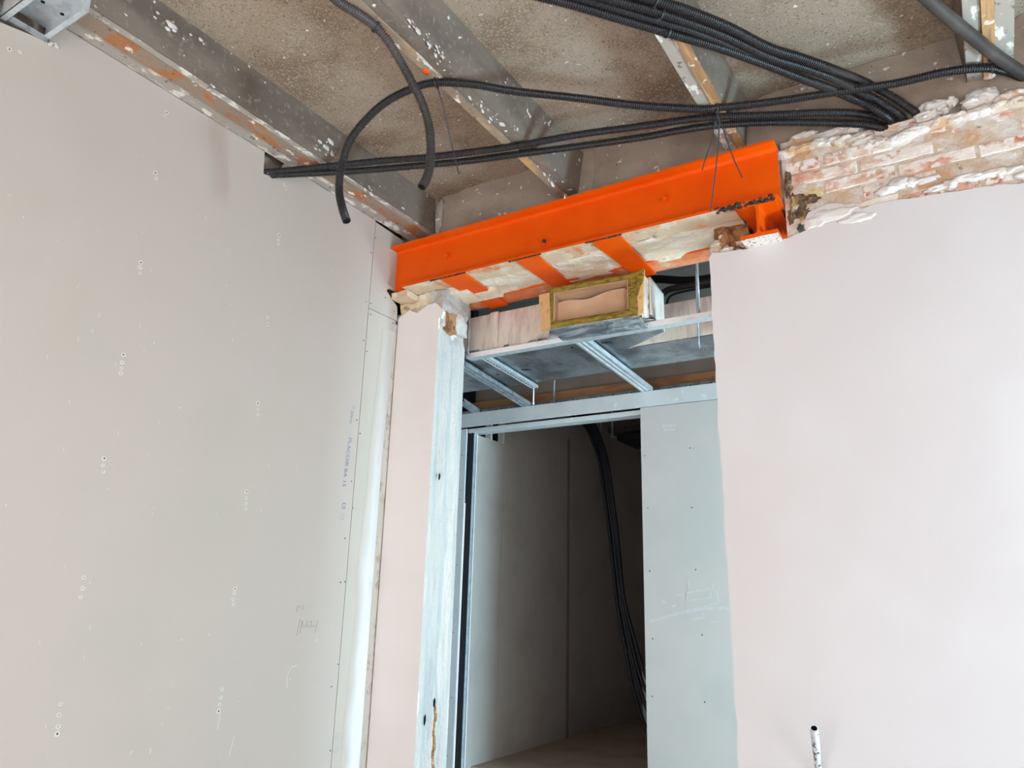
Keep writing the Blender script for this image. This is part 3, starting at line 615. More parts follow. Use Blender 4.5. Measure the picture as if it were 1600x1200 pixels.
# ------------------------------------------------------------------ orange steel lintel
lt = thing('steel_lintel', 'orange painted double steel beam lintel on bolts and straps spanning the opening', 'steel beam', (-1.4, 2.70, 1.38))
ZB, ZT, YF = 1.3885, 1.6185, 2.509
def ibeam(m, xa, xb, y0, y1, zb, zt, tf=.0095, tw=.007, r=.014, lower=True, mi=0):
    yc = (y0 + y1) / 2; p = []
    def arc(cy, cz, a0, a1, n=5): return [(cy + r * math.cos(a0 + (a1 - a0) * i / n), cz + r * math.sin(a0 + (a1 - a0) * i / n)) for i in range(n + 1)]
    h = math.pi / 2
    rt = [(y1, zt - tf)] if True else []
    p = [(y0, zt), (y1, zt), (y1, zt - tf)] + arc(yc + tw / 2 + r, zt - tf - r, h, 2 * h)
    if lower:
        p += arc(yc + tw / 2 + r, zb + tf + r, 2 * h, 3 * h) + [(y1, zb + tf), (y1, zb), (y0, zb), (y0, zb + tf)] + arc(yc - tw / 2 - r, zb + tf + r, -h, 0)
    else: p += [(yc + tw / 2, zb + tf), (yc - tw / 2, zb + tf)]
    p += arc(yc - tw / 2 - r, zt - tf - r, 0, h) + [(y0, zt - tf)]
    m.extrude([(xa, y, z) for y, z in p], (xb - xa, 0, 0), mi)
m = MB(); ibeam(m, XL + .002, -2.228, YF, YF + .112, ZB, ZT, lower=False); ibeam(m, -2.228, -.500, YF, YF + .112, ZB, ZT)
m.build('front_beam', M['orange'], lt)
m = MB(); ibeam(m, -2.2, -.500, 2.808, 2.918, ZB, ZT); m.build('rear_beam', M['orange'], lt)
m = MB(); m.patch(60, 4, lambda u, v: (-2.226 + (2.226 - .66) * u, YF + .001 + .109 * v, ZB - .0006)); m.build('flange_underside', M['flange_dusty'], lt)['label'] = 'dusty beige underside of the front flange'
m = MB(); m.patch(60, 4, lambda u, v: (-2.1 + (2.1 - .66) * u, 2.810 + .106 * v, ZB - .0006)); m.build('rear_flange_underside', M['orange_pale'], lt)['label'] = 'faded orange underside of the rear flange'
for (a, b, c, d) in (((-1.998, 2.512), (-1.862, 2.512), (-1.890, 2.924), (-1.995, 2.924)), ((-1.592, 2.512), (-1.482, 2.512), (-1.505, 2.922), (-1.590, 2.922)), ((-1.232, 2.512), (-1.107, 2.512), (-1.118, 2.924), (-1.205, 2.924))):
    zz = ZB - .001
    MB().hexa([(q[0], q[1], zz - .009) for q in (a, b, c, d)] + [(q[0], q[1], zz) for q in (a, b, c, d)]).build('strap', M['orange'], lt, bevel=.001)
for (px, py) in ((700, 400), (854, 380), (1040, 312)):
    c = ony(px, py, 2.5615); bx = thing('bolt', None, None, (c[0], c[1], c[2])); bx.parent = lt
    bx.location = Vector((c[0], c[1], c[2] + Z0)) - Vector(lt.location)
    n = 6; hexp = [(c[0] + .0135 * math.cos(t + .3), 2.5615 - .003, c[2] + .0135 * math.sin(t + .3)) for t in np.arange(6) * math.pi / 3]
    MB().extrude(hexp, (0, -.011, 0)).build('nut', M['orange'], bx)
    m = MB(); m.tube([(c[0], 2.5615, c[2]), (c[0], 2.5575, c[2])], .021, 20, smooth=False); m.build('washer', M['orange'], bx)
    m = MB(); m.tube([(c[0], 2.56, c[2]), (c[0], 2.535, c[2] + .001)], .0075, 12); m.build('threaded_end', M['burnt'] if px == 854 else M['orange'], bx)
m = MB()      # weld beads with slag where the straps and the bearing stub meet the flange
for xa, xb in ((-2.06, -1.86), (-1.63, -1.47), (-1.26, -1.10)):
    n = int((xb - xa) / .012)
    for i in range(n):
        m.blob((xa + (xb - xa) * (i + .5) / n, YF + .003, ZB - .002), (U(.006, .010), .005, U(.002, .0045)), .5, 2, 2, seed=i)
m.build('weld_bead', M['burnt'], lt)['label'] = 'burnt black weld beads'
m = MB()
for i in range(90):
    t = R() ** .8; m.blob((-.73 + .215 * t, YF + .003 + U(-.004, .012), ZB + .002 + U(-.009, .006)), (U(.004, .013), U(.004, .008), U(.003, .008)), .6, 2, 1, seed=i)
m.build('stub_weld', M['burnt'], lt)['label'] = 'burnt black weld over the bearing stub'
st = thing('bearing_stub', None, None, (0, 0, 0)); st.parent = lt; st.location = (0, 0, 0)
st.location = Vector((-.57, 2.52, 1.26 + Z0)) - Vector(lt.location)
def stub_sec(m, y0, y1):
    xc, zb, zt, w, tf, tw, r = -.577, 1.258, ZB - .001, .066, .010, .0085, .012
    h = math.pi / 2
    def arc(cx, cz, a0, a1, n=4): return [(cx + r * math.cos(a0 + (a1 - a0) * i / n), cz + r * math.sin(a0 + (a1 - a0) * i / n)) for i in range(n + 1)]
    p = [(xc - w, zt), (xc + w, zt), (xc + w, zt - tf)] + arc(xc + tw / 2 + r, zt - tf - r, h, 2 * h) + arc(xc + tw / 2 + r, zb + tf + r, 2 * h, 3 * h) + [(xc + w, zb + tf), (xc + w, zb), (xc - w, zb), (xc - w, zb + tf)] + arc(xc - tw / 2 - r, zb + tf + r, -h, 0) + arc(xc - tw / 2 - r, zt - tf - r, 0, h) + [(xc - w, zt - tf)]
    m.extrude([(x, y0, z) for x, z in p], (0, y1 - y0, 0))
m = MB(); stub_sec(m, 2.522, 2.90); m.build('stub_section', M['orange'], st)
m = MB().patch(20, 14, lambda u, v: (-.642 + .131 * u, 2.527 + .085 * v, 1.256 - .003 * abs(fz(u * .13, v * .08, 2, 40)))); m.build('bedding_mortar', M['mortar_grit'], st)['label'] = 'white gritty mortar under the stub'

# ------------------------------------------------------------------ conduits
def conduit(label, pts, r, group='black corrugated conduits under the ceiling', ridged=True, open_end=None, m_='conduit', cat='conduit', name='corrugated_conduit', pitch=.0078):
    p = spline(pts, pitch / 4 if ridged else .012)
    if ridged:
        k = np.arange(len(p)) % 4; rr = np.where((k == 0) | (k == 1), r, r * .80); rr[0] = rr[-1] = r
    else: rr = r
    base = thing(name, label, cat, p[len(p) // 2], group)
    MB().tube(p, rr, 14 if r > .012 else 10, smooth=not ridged, caps=open_end is None).build('sheath', M[m_], base)
    if open_end is not None:
        i0, i1 = (0, 6) if open_end == 0 else (-1, -7)
        t = p[i0] - p[i1]; t /= np.linalg.norm(t)
        m = MB(); q = [p[i0] + t * .0005, p[i0] - t * .012]
        m.tube(q, r * .74, 14, caps=False); 
        n = 14; m2 = MB(); m2.tube([p[i0] - t * .001, p[i0] + t * .0006], r * 1.01, 14, caps=False)
        vs = []; 
        ref = np.array([0, 0, 1.0]) if abs(t[2]) < .9 else np.array([1.0, 0, 0])
        x = np.cross(t, ref); x /= np.linalg.norm(x); y = np.cross(t, x)
        a = np.arange(n) * 2 * math.pi / n
        ringv = [p[i0] + t * .0006 + rad * (np.cos(b) * x + np.sin(b) * y) for rad in (r * 1.0, r * .74) for b in a]
        m2.add(ringv, [(j, (j + 1) % n, n + (j + 1) % n, n + j) for j in range(n)])
        m2.build('rim', M[m_], base)
        m.add([p[i0] - t * .0045 + r * .75 * (np.cos(b) * x + np.sin(b) * y) for b in a], [tuple(range(n))])
        m.build('bore', M['void'], base)
        # close the far cap
    return base

ZT_ = 1.691
def zpath(lst, z=ZT_): return [onz(a, b, z) if len(q) == 2 else onz(a, b, q[2]) for q in lst for a, b in [q[:2]]]
A = [onz(505, -18, 1.683), onz(532, 5, 1.683), onz(560, 22, 1.683), onz(587, 42, 1.681), onw(607, 65, 2.36), onw(625, 95, 2.39), onw(640, 122, 2.41), onw(657, 155, 2.43), onw(669, 190, 2.45), onw(673, 225, 2.45), onw(672, 257, 2.445), onw(666, 280, 2.43), onw(659, 292, 2.412)]
A = [onz(380, -120, 1.683), onz(450, -60, 1.683)] + A
conduit('grey corrugated conduit tied to a joist, its open end hanging freely', A, .0152, open_end=1, m_='conduit_dusty')
B = [onw(541.5, 345, 2.575), onw(535, 325, 2.60), onw(530, 300, 2.612), onw(531, 275, 2.61), onw(536, 250, 2.61), onw(548, 218, 2.60), onw(572, 187, 2.60), onw(605, 158, 2.59), onw(648, 137, 2.59), onz(682, 129, 1.690), onz(737, 131.5, 1.683), onz(800, 142, 1.675), onz(900, 153, 1.672), onz(1000, 165, 1.678), onz(1100, 171, 1.690), onz(1122, 168.5, 1.690), onz(1200, 160, 1.688), onz(1300, 145, 1.684), onz(1400, 130, 1.684), onz(1475, 113, 1.687), onz(1537, 106, 1.689), onz(1565, 110, 1.686), onz(1600, 122, 1.67), onz(1650, 148, 1.65)]
conduit('long black corrugated conduit looping down to an open end beside the left wall', B, .0148, open_end=0)
C1 = [onx(412, 270, XL - .05), onx(420, 269, XL), onz(462, 265, 1.655), onz(540, 257, 1.675), onz(600, 251, 1.688), onz(675, 245, ZT_), onz(800, 229, ZT_), onz(900, 211, ZT_), onz(1000, 197.5, ZT_), onz(1100, 184, ZT_), onz(1200, 180, ZT_), onz(1290, 176, 1.685), ony(1345, 178, 2.60), ony(1380, 187, 2.615), ony(1399, 200, 2.64), np.array((-.11, 2.72, 1.60))]
C2 = [onx(412, 275, XL - .05), onx(424, 273.5, XL + .0), onz(462, 272, 1.645), onz(540, 268, 1.663), onz(600, 263.5, 1.68), onz(725, 252, ZT_), onz(800, 242, ZT_), onz(900, 229, ZT_), onz(1000, 215, ZT_), onz(1100, 198, ZT_), onz(1200, 191, 1.69), onz(1300, 192, 1.67), ony(1348, 194, 2.60), ony(1372, 199, 2.61), ony(1388, 206, 2.64), np.array((-.14, 2.72, 1.585))]
conduit('upper of the two black conduits running from the left wall hole to the brick hole', C1, .0148)
conduit('lower of the two black conduits running from the left wall hole to the brick hole', C2, .0148)
E1 = [onz(790, -65, ZT_), onz(930, -28, ZT_), onz(1035, 4, ZT_), onz(1075, 17, ZT_), onz(1137, 42, ZT_), onz(1200, 74, ZT_), onz(1250, 90, ZT_), onz(1300, 108, 1.69), ony(1350, 128, 2.52), ony(1387, 147, 2.57), ony(1415, 165, 2.60), ony(1434, 182, 2.63), np.array((-.05, 2.72, 1.60))]
E2 = [onz(760, -48, ZT_), onz(880, -20, ZT_), onz(950, -2, ZT_), onz(1025, 18, ZT_), onz(1125, 53, ZT_), onz(1200, 88, ZT_), onz(1250, 104, ZT_), onz(1300, 122, 1.685), ony(1360, 151, 2.54), ony(1393, 171, 2.59), ony(1412, 188, 2.63), np.array((-.085, 2.72, 1.595))]
E3 = [onz(740, -28, ZT_), onz(875, 2, ZT_), onz(975, 31, ZT_), onz(1050, 53, ZT_), onz(1125, 75, ZT_), onz(1200, 102, ZT_), onz(1275, 131, 1.688), ony(1335, 155, 2.53), ony(1372, 174, 2.57), ony(1396, 194, 2.63), np.array((-.12, 2.72, 1.59))]
E4 = [onz(760, -38, 1.697), onz(900, -4, 1.697), onz(1000, 25, 1.697), onz(1088, 51, 1.699), onz(1165, 82, 1.699), onz(1240, 115, 1.697), onz(1300, 138, 1.69), ony(1350, 160, 2.58), ony(1384, 180, 2.63), np.array((-.10, 2.72, 1.61))]
conduit('topmost black conduit of the thick bundle at the upper right', E1, .0152)
conduit('middle black conduit of the thick bundle at the upper right', E2, .0150)
conduit('lowest black conduit of the thick bundle at the upper right', E3, .0150)
conduit('black conduit half hidden between the strands of the upper right bundle', E4, .0125)
Fp = [onz(1370, -75, 1.685), onz(1452, 0, 1.685), onz(1487, 31, 1.685), onz(1525, 62, 1.683), onz(1555, 86, 1.680), onz(1600, 116, 1.672), onz(1680, 165, 1.655)]
conduit('thick smooth dark grey conduit crossing the upper right corner', Fp, .0195, ridged=False, m_='conduit_dusty')
# cables in the dark room
def gp(lst, y): return [ony(a, b, y) for a, b in lst]
G = [
    ('leftmost of four black cables hanging in the dark doorway', [(880, 640), (913, 664), (927, 692), (938, 727), (945, 777), (952, 830), (958, 885), (964, 940), (972, 985), (985, 1055), (996, 1100), (1015, 1152), (1040, 1200)], 5.02),
    ('second of four black cables hanging in the dark doorway', [(885, 635), (917, 661), (932, 690), (943, 727), (950, 777), (957, 830), (963, 885), (970, 940), (978, 985), (996, 1062), (1014, 1115), (1034, 1150)], 5.00),
    ('third of four black cables hanging in the dark doorway', [(890, 632), (921, 659), (936, 689), (946, 725), (954, 777), (961, 830), (967, 885), (973, 940), (982, 985), (1002, 1062), (1024, 1100)], 4.98),
    ('rightmost of four black cables, swinging off behind the right board', [(894, 628), (924, 657), (939, 687), (949, 723), (957, 777), (964, 830), (969, 885), (974, 930), (982, 965), (1000, 1030), (1016, 1073), (1030, 1110)], 4.96)]
for lab, pts, y in G: conduit(lab, gp(pts, y), .0125, 'black cables in the dark doorway', ridged=False, m_='cable', cat='cable', name='hanging_cable')
# services in the void over the duct
conduit('black pipe crossing the dark void above the silver duct', [np.array((-1.7, 3.42, 1.585)), ony(1010, 437, 3.42), ony(1110, 435, 3.42), np.array((-.3, 3.42, 1.56))], .021, 'services in the ceiling void', ridged=False, m_='cable', cat='pipe', name='service_pipe')
conduit('grey bent conduit rising behind the silver duct', [ony(1026, 500, 3.36), ony(1030, 470, 3.36), ony(1040, 455, 3.36), ony(1060, 449, 3.36), ony(1112, 440, 3.36), ony(1150, 434, 3.36)], .016, 'services in the ceiling void', ridged=False, m_='conduit_dusty', cat='pipe', name='bent_conduit')
conduit('thin black conduit bending down behind the silver duct', [ony(1040, 500, 3.38), ony(1043, 470, 3.38), ony(1052, 460, 3.38), ony(1075, 454, 3.38), ony(1112, 447, 3.38), ony(1150, 441, 3.38)], .006, 'services in the ceiling void', ridged=False, m_='cable', cat='pipe', name='bent_conduit')

# ------------------------------------------------------------------ cable ties
def tie(label, c, axis, rad, tails, flat=1.0, head=None, hs=.0075):
    c = np.array(c, float); axis = np.array(axis, float); axis /= np.linalg.norm(axis)
    t = thing('cable_tie', label, 'cable tie', c, 'nylon cable ties')
    x = np.cross(axis, (0, 0, 1)); x /= np.linalg.norm(x); y = np.cross(x, axis)
    m = MB(); n = 28; w = .0026
    vs = [c + axis * k * w + (rad[0] + o) * math.cos(a) * x + (rad[1] + o) * math.sin(a) * y for k, o in ((-1, .0), (-1, .0016), (1, .0016), (1, .0)) for a in np.arange(n) * 2 * math.pi / n]
    m.add(vs, [(i * n + j, i * n + (j + 1) % n, ((i + 1) % 4) * n + (j + 1) % n, ((i + 1) % 4) * n + j) for i in range(4) for j in range(n)], 0, False)
    m.build('band', M['tie'], t)
    h = c - y * (rad[1] + .003) if head is None else np.array(head, float)
    MB().box(h - hs / 2, h + hs / 2).build('head', M['tie'], t, bevel=.001)
    for p in tails:
        q = spline([h] + p, .02); m = MB()
        for a, b in zip(q[:-1], q[1:]): m.bar(a, b, .0042, .0014, (.5, -.8, .2))
        m.build('tail', M['tie'], t)
dA = A[6] - A[4]
tie('small black tie holding the hanging grey conduit to the second joist', A[5], np.array(A[6]) - np.array(A[4]), (.017, .017), [])
tie('cable tie on the looping conduit at the second joist, one long tail hanging', onz(682, 129, 1.690), (1, .25, 0), (.017, .018), [[onz(692, 165, 1.60), onw(704, 218, 2.62), onw(717, 272, 2.62)]], head=onw(684, 137, 2.56))
tie('uppermost of three cable ties gathered at the third joist, tail slanting right', onz(1122, 169, 1.690), (1, .2, 0), (.017, .018), [[onw(1131, 205, 2.66), onw(1145, 245, 2.66), onw(1160, 278, 2.66)]], head=onw(1121, 178, 2.66))
tie('middle of three cable ties gathered at the third joist, longest tail straight down', onz(1122, 183, ZT_), (1, .2, 0), (.0175, .0175), [[onw(1122, 230, 2.64), onw(1116, 285, 2.64), onw(1110, 331, 2.64)]], head=onw(1124, 190, 2.64))
tie('lowest of three cable ties gathered at the third joist, tail slanting left', onz(1120, 194, ZT_), (1, .2, 0), (.0175, .0175), [[onw(1110, 225, 2.64), onw(1103, 245, 2.64), onw(1097, 266, 2.64)]], head=onw(1118, 190, 2.64))
ax = np.array(E1[5]) - np.array(E1[3])
tie('black tie round the top strand of the upper right bundle', onz(1024, 0, ZT_), ax, (.0175, .0175), [], head=onz(1023, 11, 1.672))
tie('black tie round the middle strands of the upper right bundle', onz(1032, 21, ZT_), ax, (.0175, .0175), [], head=onz(1029, 30, 1.670))
tie('black tie on the lowest strand of the upper right bundle, beside the tan batten', onz(1043, 50, ZT_), ax, (.0175, .0175), [], head=onz(1041, 52, 1.674))
tie('black tie under the upper right joist where two conduits meet', onz(1550, 106, 1.689), (1, -.1, 0), (.0175, .018), [], head=onz(1547, 96, 1.69), hs=.011)

# ------------------------------------------------------------------ galvanised bracket at the top left
gb = thing('metal_channel', 'short galvanised steel channel bracket fixed at the top of the left wall', 'bracket', (XL, .82, 1.62))
xa, xb, ya, yb_, za = XL - .01, -2.075, .752, .880, 1.622
m = MB(); m.box((xa, ya, za + .055), (xb, yb_, za + .057)); m.build('web', M['zinc'], gb)
m = MB(); m.box((xa, yb_ - .002, za), (xb, yb_, za + .055)); m.box((xa, yb_ - .018, za), (xb, yb_ - .001, za + .002)); m.build('flange', M['zinc'], gb)
m = MB(); m.box((xa, ya, za), (xb, ya + .002, za + .055)); m.box((xa, ya, za), (xb, ya + .018, za + .002)); m.build('flange', M['zinc'], gb)
m = MB(); m.box((XL + .004, ya + .02, za - .002), (XL + .03, yb_ - .003, za + .001)); m.build('end_lip', M['zinc_dull'], gb)
for px, py in ((97, 22), (67, 3)):
    c = onz(px, py, za + .0545); m = MB(); m.tube([(c[0], c[1], za + .0535), (c[0], c[1], za + .0553)], .006, 14); m.build('punched_hole', M['void'], gb)
m = MB()
c = onx(78, 68, XL)
for k in range(5): m.blob((XL + .003, c[1] + U(-.01, .02), c[2] + U(-.012, .008)), (.004, U(.004, .009), U(.004, .009)), .5, 2, 2, seed=k)
m.build('chipped_gypsum', M['crater'], wl)

# ------------------------------------------------------------------ stub of conduit in the right wall
s0 = ony(1281, 1225, YB); tipdir = None
tip = onw(1272, 1138, (s0 @ CF) - .10)
stub = thing('conduit_stub', 'plaster smeared conduit stub sticking out of the white right wall', 'conduit', s0)
axis = tip - s0; L_ = np.linalg.norm(axis); axis /= L_
n = 40; pts = [s0 - axis * .03 + axis * (L_ + .03) * i / (n - 1) for i in range(n)]
m = MB(); m.tube(pts, [(.0088 if i % 2 else .0102) if i < n * .62 else .0112 for i in range(n)], 14, caps=False); m.build('sheath', M['pipe_stub'], stub)
m = MB(); m.tube([tip - axis * .05, tip + axis * .0005], .0088, 14, caps=False)
x = np.cross(axis, (0, 0, 1)); x /= np.linalg.norm(x); y = np.cross(axis, x)
m.add([tip - axis * .03 + .0112 * (math.cos(a) * x + math.sin(a) * y) for a in np.arange(14) * math.pi / 7], [tuple(range(14))]); m.build('bore', M['void'], stub)
m = MB(); aa = np.arange(14) * math.pi / 7
m.add([tip + axis * .0005 + rr * (math.cos(a) * x + math.sin(a) * y) for rr in (.0114, .0088) for a in aa], [(j, (j + 1) % 14, 14 + (j + 1) % 14, 14 + j) for j in range(14)]); m.build('rim', M['zinc_white'], stub)

# ------------------------------------------------------------------ air duct above the corridor
dk = thing('air_duct', 'silver foil faced insulated air duct hanging above the corridor', 'air duct', (-1.6, 3.2, 1.16))
ZD0, ZD1 = 1.162, 1.348
m = MB()
pl = [(-3.15, 2.918), (-1.60, 2.918), (-1.60, 3.53), (-3.15, 3.53)]
def slab_rough(m, p0, p1, nu, nv, amp, f, nrm, dz=(0, 0, 1), h=None, mi=0):
    p0 = np.array(p0, float); p1 = np.array(p1, float); nrm = np.array(nrm, float)
    m.patch(nu, nv, lambda u, v: p0 + (p1 - p0) * u + np.array(dz) * h * v + nrm * (amp * fz(*(p0 + (p1 - p0) * u + np.array(dz) * h * v), f) if 0 < v < 1 else 0), mi)
m = MB(); slab_rough(m, (-3.15, 2.918, ZD0), (-1.60, 2.918, ZD0), 90, 12, .006, 9, (0, -1, 0), h=ZD1 - ZD0); m.build('front_face', M['foil'], dk)
m = MB(); slab_rough(m, (-1.40, 3.205, ZD0), (1.2, 3.19, ZD0), 120, 12, .006, 9, (0, -1, 0), h=ZD1 - ZD0); m.build('front_face', M['foil'], dk)
plan = [(-3.15, 2.918), (-1.60, 2.918), (-1.53, 2.85), (-1.125, 2.87), (-1.145, 3.07), (-1.385, 3.215), (1.2, 3.19), (1.2, 3.53), (-3.15, 3.53)]
MB().extrude([(x, y, ZD0 - .001) for x, y in plan], (0, 0, .012)).build('underside', M['foil_under'], dk)
MB().extrude([(x, y, ZD1 - .012) for x, y in plan], (0, 0, .012)).build('top_face', M['foil'], dk)
MB().box((-3.15, 3.518, ZD0), (1.2, 3.53, ZD1)).build('rear_face', M['foil'], dk)
m = MB(); m.extrude([(-1.125, 2.87, ZD0), (-1.145, 3.07, ZD0), (-1.145, 3.07, ZD1), (-1.125, 2.87, ZD1)], (-.008, 0, 0)); m.extrude([(-1.145, 3.07, ZD0), (-1.385, 3.215, ZD0), (-1.385, 3.215, ZD1), (-1.145, 3.07, ZD1)], (0, .008, 0)); m.build('takeoff_side', M['foil'], dk)
m = MB()     # tape band and folded seam on the left run
m.patch(5, 14, lambda u, v: (-1.99 + .05 * u + .004 * fz(v, 0, 0, 6), 2.9125 - .004 * math.sin(u * math.pi) - .002 * abs(fz(u, v, 0, 9)), ZD0 + .004 + (ZD1 - ZD0) * v)); m.build('tape', M['foil'], dk)
# outlet box facing the room (turned a little to the left)
def bp(u, w_, v):     # u along the width 0-1, w_ depth behind the mouth, v height 0-1
    x = -1.530 + .393 * u; y = 2.700 + .045 * u
    z = 1.121 + .010 * u + .194 * v
    return np.array((x - .115 * w_, y + w_, z))
def wall_piece(u0, u1, v0, v1, w0, w1):
    q = [bp(u0, w0, v0), bp(u1, w0, v0), bp(u1, w1, v0), bp(u0, w1, v0), bp(u0, w0, v1), bp(u1, w0, v1), bp(u1, w1, v1), bp(u0, w1, v1)]
    return MB().hexa(q)
def wool_bar(u0, u1, v0, v1, seed):
    m = MB(); along = (u1 - u0) * .393 > (v1 - v0) * .194; n = 26
    rows = []
    for i in range(n):
        t = i / (n - 1); sec = []
        for k in range(8):
            a = k * math.pi / 4; cx = .5 + .5 * max(-1, min(1, 1.35 * math.cos(a))); cy = .5 + .5 * max(-1, min(1, 1.35 * math.sin(a)))
            j = .055 * noise.noise(Vector((t * 9, k, seed)))
            if along: p = bp(u0 + (u1 - u0) * t, .0 + .10 * cx + j * .06, v0 + (v1 - v0) * (cy + j * 1.5))
            else: p = bp(u0 + (u1 - u0) * (cy + j * 1.5), .0 + .10 * cx + j * .06, v0 + (v1 - v0) * t)
            sec.append(p)
        rows += sec
    m.add(rows, [(i * 8 + k, i * 8 + (k + 1) % 8, (i + 1) * 8 + (k + 1) % 8, (i + 1) * 8 + k) for i in range(n - 1) for k in range(8)] + [tuple(range(8)), tuple(range((n - 1) * 8, n * 8))], 0, True)
    return m
for i, (a, b, c, d) in enumerate(((0, 1, .88, 1), (0, 1, 0, .17), (0, .035, .0, 1), (.90, 1, 0, 1))):
    wool_bar(a, b, c, d, i).build('wool_edge', M['wool'], dk)['label'] = 'mustard mineral wool edge of the outlet'
# inner cardboard lining
wall_piece(.035, .05, .15, .9, .01, .26).build('liner', M['card'], dk)
wall_piece(.885, .90, .15, .9, .01, .26).build('liner', M['card'], dk)
wall_piece(.04, .90, .865, .885, .012, .26).build('liner', M['card'], dk)
wall_piece(.04, .90, .155, .17, .012, .26).build('liner', M['card'], dk)
wall_piece(.05, .95, .24, .95, .28, .30).build('back_liner', M['card'], dk)
def sheet(u, v):
    top = .70 + .16 * math.sin(u * 2.6) * u + .05 * math.sin(u * 11) * (1 - u)
    p = bp(.05 + .835 * u, .045 + .05 * math.sin(u * math.pi) * (1 - .5 * v) + (.03 if u > .93 else 0), .17 + (top - .17) * v)
    return p
m = MB(); m.patch(40, 10, sheet); m.build('cardboard_sheet', M['card'], dk)['label'] = 'bent brown cardboard closing the outlet'
m = MB(); m.patch(40, 6, lambda u, v: bp(.05 + .84 * u, .02 + .10 * v, .875 - .02 * v - (.14 * (1 - u) ** 2 + .03 * math.sin(u * 9)) * v)); m.build('cardboard_flap', M['card'], dk)
# outer shell, flaps
wall_piece(.0, 1, -.02, 0, .0, .16).build('shell_bottom', M['foil_mid'], dk)
wall_piece(.99, 1.01, .22, 1.0, .10, .34).build('shell_side', M['foil'], dk)
wall_piece(.0, 1, 1.0, 1.03, .03, .36).build('shell_top', M['foil'], dk)
q = [ony(*p, yy) for p, yy in (((842, 461), 2.72), ((858, 457), 2.698), ((860, 514), 2.698), ((845, 516), 2.72))]
MB().extrude(q, (0, .012, 0)).build('side_flap', M['card_orange'], dk)['label'] = 'tan cardboard flap left of the outlet'
q = [ony(*p, yy) for p, yy in (((995, 426), 2.752), ((1006, 420), 2.76), ((1004.5, 489), 2.76), ((995, 493), 2.752))]
MB().extrude(q, (0, .012, 0)).build('side_flap', M['card_orange'], dk)['label'] = 'tan cardboard flap right of the outlet'
q = [ony(*p, yy) for p, yy in (((994, 426), 2.744), ((1006, 419), 2.752), ((1005, 437), 2.752), ((1000, 447), 2.748), ((996, 462), 2.744))]
MB().extrude(q, (0, .005, 0)).build('wool_tuft', M['wool'], dk)
# curved foil cheek right of the outlet and the crumpled skirt under it
m = MB(); m.patch(8, 14, lambda u, v: (lambda a: a + (ony(1017, 500 - 60 * v, 2.90) - a) * u + np.array((0, -.02 * math.sin(u * 3.1), 0)) + .006 * np.array((fz(u, v, 1, 8), fz(u, v, 2, 8), 0)))(ony(1003, 497 - 68 * v, 2.77))); m.build('foil_cheek', M['foil'], dk)
m = MB(); m.patch(26, 8, lambda u, v: (lambda a, b: a + (b - a) * v + np.array((0, 0, -.006 * math.sin(v * 3.1) + .005 * fz(u * 2, v, 4, 4))))(bp(u, .005, -.005), np.array((-1.66 + .56 * u, 2.905, ZD0 - .004)))); m.build('foil_skirt', M['foil_mid'], dk)
m = MB(); m.patch(8, 6, lambda u, v: (lambda a, b: a + (b - a) * u)(bp(-.06, .01, .0 + .06 * v), np.array((-1.72, 2.912, ZD0 + .02 * v)))); m.build('foil_fold', M['foil'], dk)
# black maker's print on the underside
for px, py, s in ((816, 579, .050), (940, 537, .050), (777, 586, .030), (893, 544, .030)):
    c = onz(px, py, ZD0 - .0022); text('un' if s > .04 else 'r', s, (c[0], c[1], ZD0 - .0022), (.95, .3, 0), (.2, -1, 0), 'printed_text', M['print_black'], dk, bold=.003)

# ------------------------------------------------------------------ suspended ceiling frame
tr = thing('perimeter_track', 'long galvanised ceiling track across the opening below the duct', 'metal track', (-1.5, 2.9, 1.129))
m = MB(); xa, xb = -2.117, .4
m.box((xa, 2.900, 1.129), (xb, 2.9015, 1.152)); m.build('front_flange', M['zinc_white'], tr)
m = MB(); m.box((xa, 2.9015, 1.129), (xb, 2.946, 1.1305)); m.build('web', M['zinc'], tr)
m = MB(); m.box((xa, 2.945, 1.1305), (xb, 2.9465, 1.152)); m.build('rear_flange', M['zinc'], tr)
m = MB(); m.box((xa, 2.8985, 1.146), (xb, 2.900, 1.1535)); m.build('rolled_lip', M['zinc_white'], tr)

def furring(label, a, b, w_, mtl='zinc', holes=False, h=.022):
    a = np.array(a, float); b = np.array(b, float); t = (b - a) / np.linalg.norm(b - a); x = np.cross(t, (0, 0, 1)); z = np.array((0, 0, 1.0))
    f = thing('furring_channel', label, 'furring channel', (a + b) / 2, 'ceiling furring channels')
    m = MB(); s = w_ / 2
    prof = [(-s, h), (-s, 0), (-s * .62, 0), (-s * .5, .004), (-s * .28, .004), (-s * .16, 0), (s * .16, 0), (s * .28, .004), (s * .5, .004), (s * .62, 0), (s, 0), (s, h)]
    prof2 = [(p[0] * .97, p[1] + .0012) for p in prof[::-1]]
    m.extrude([a + x * p[0] + z * p[1] for p in prof + prof2], b - a); m.build('channel', M[mtl], f)
    for sgn in (-1, 1):
        m = MB(); m.bar(a + x * sgn * (s - .004) + z * (h - .0008), b + x * sgn * (s - .004) + z * (h - .0008), .008, .0014); m.build('lip', M[mtl], f)
    if holes:
        m = MB(); L = np.linalg.norm(b - a); n = int(L / .032)
        for i in range(n):
            c = a + (b - a) * (i + .5) / n - z * .0004; m.bar(c - t * .008, c + t * .008, .007, .0008)
        m.build('slots', M['void'], f)['kind'] = 'stuff'
    return f
furring('galvanised furring channel running back from the middle of the track', (-1.500, 2.945, 1.1305), (-1.560, 3.885, 1.1305), .066)
furring('galvanised furring channel nearest the left jamb, reaching the door header', (-2.215, 2.98, 1.128), (-2.358, 3.885, 1.1305), .062, 'zinc_dull')
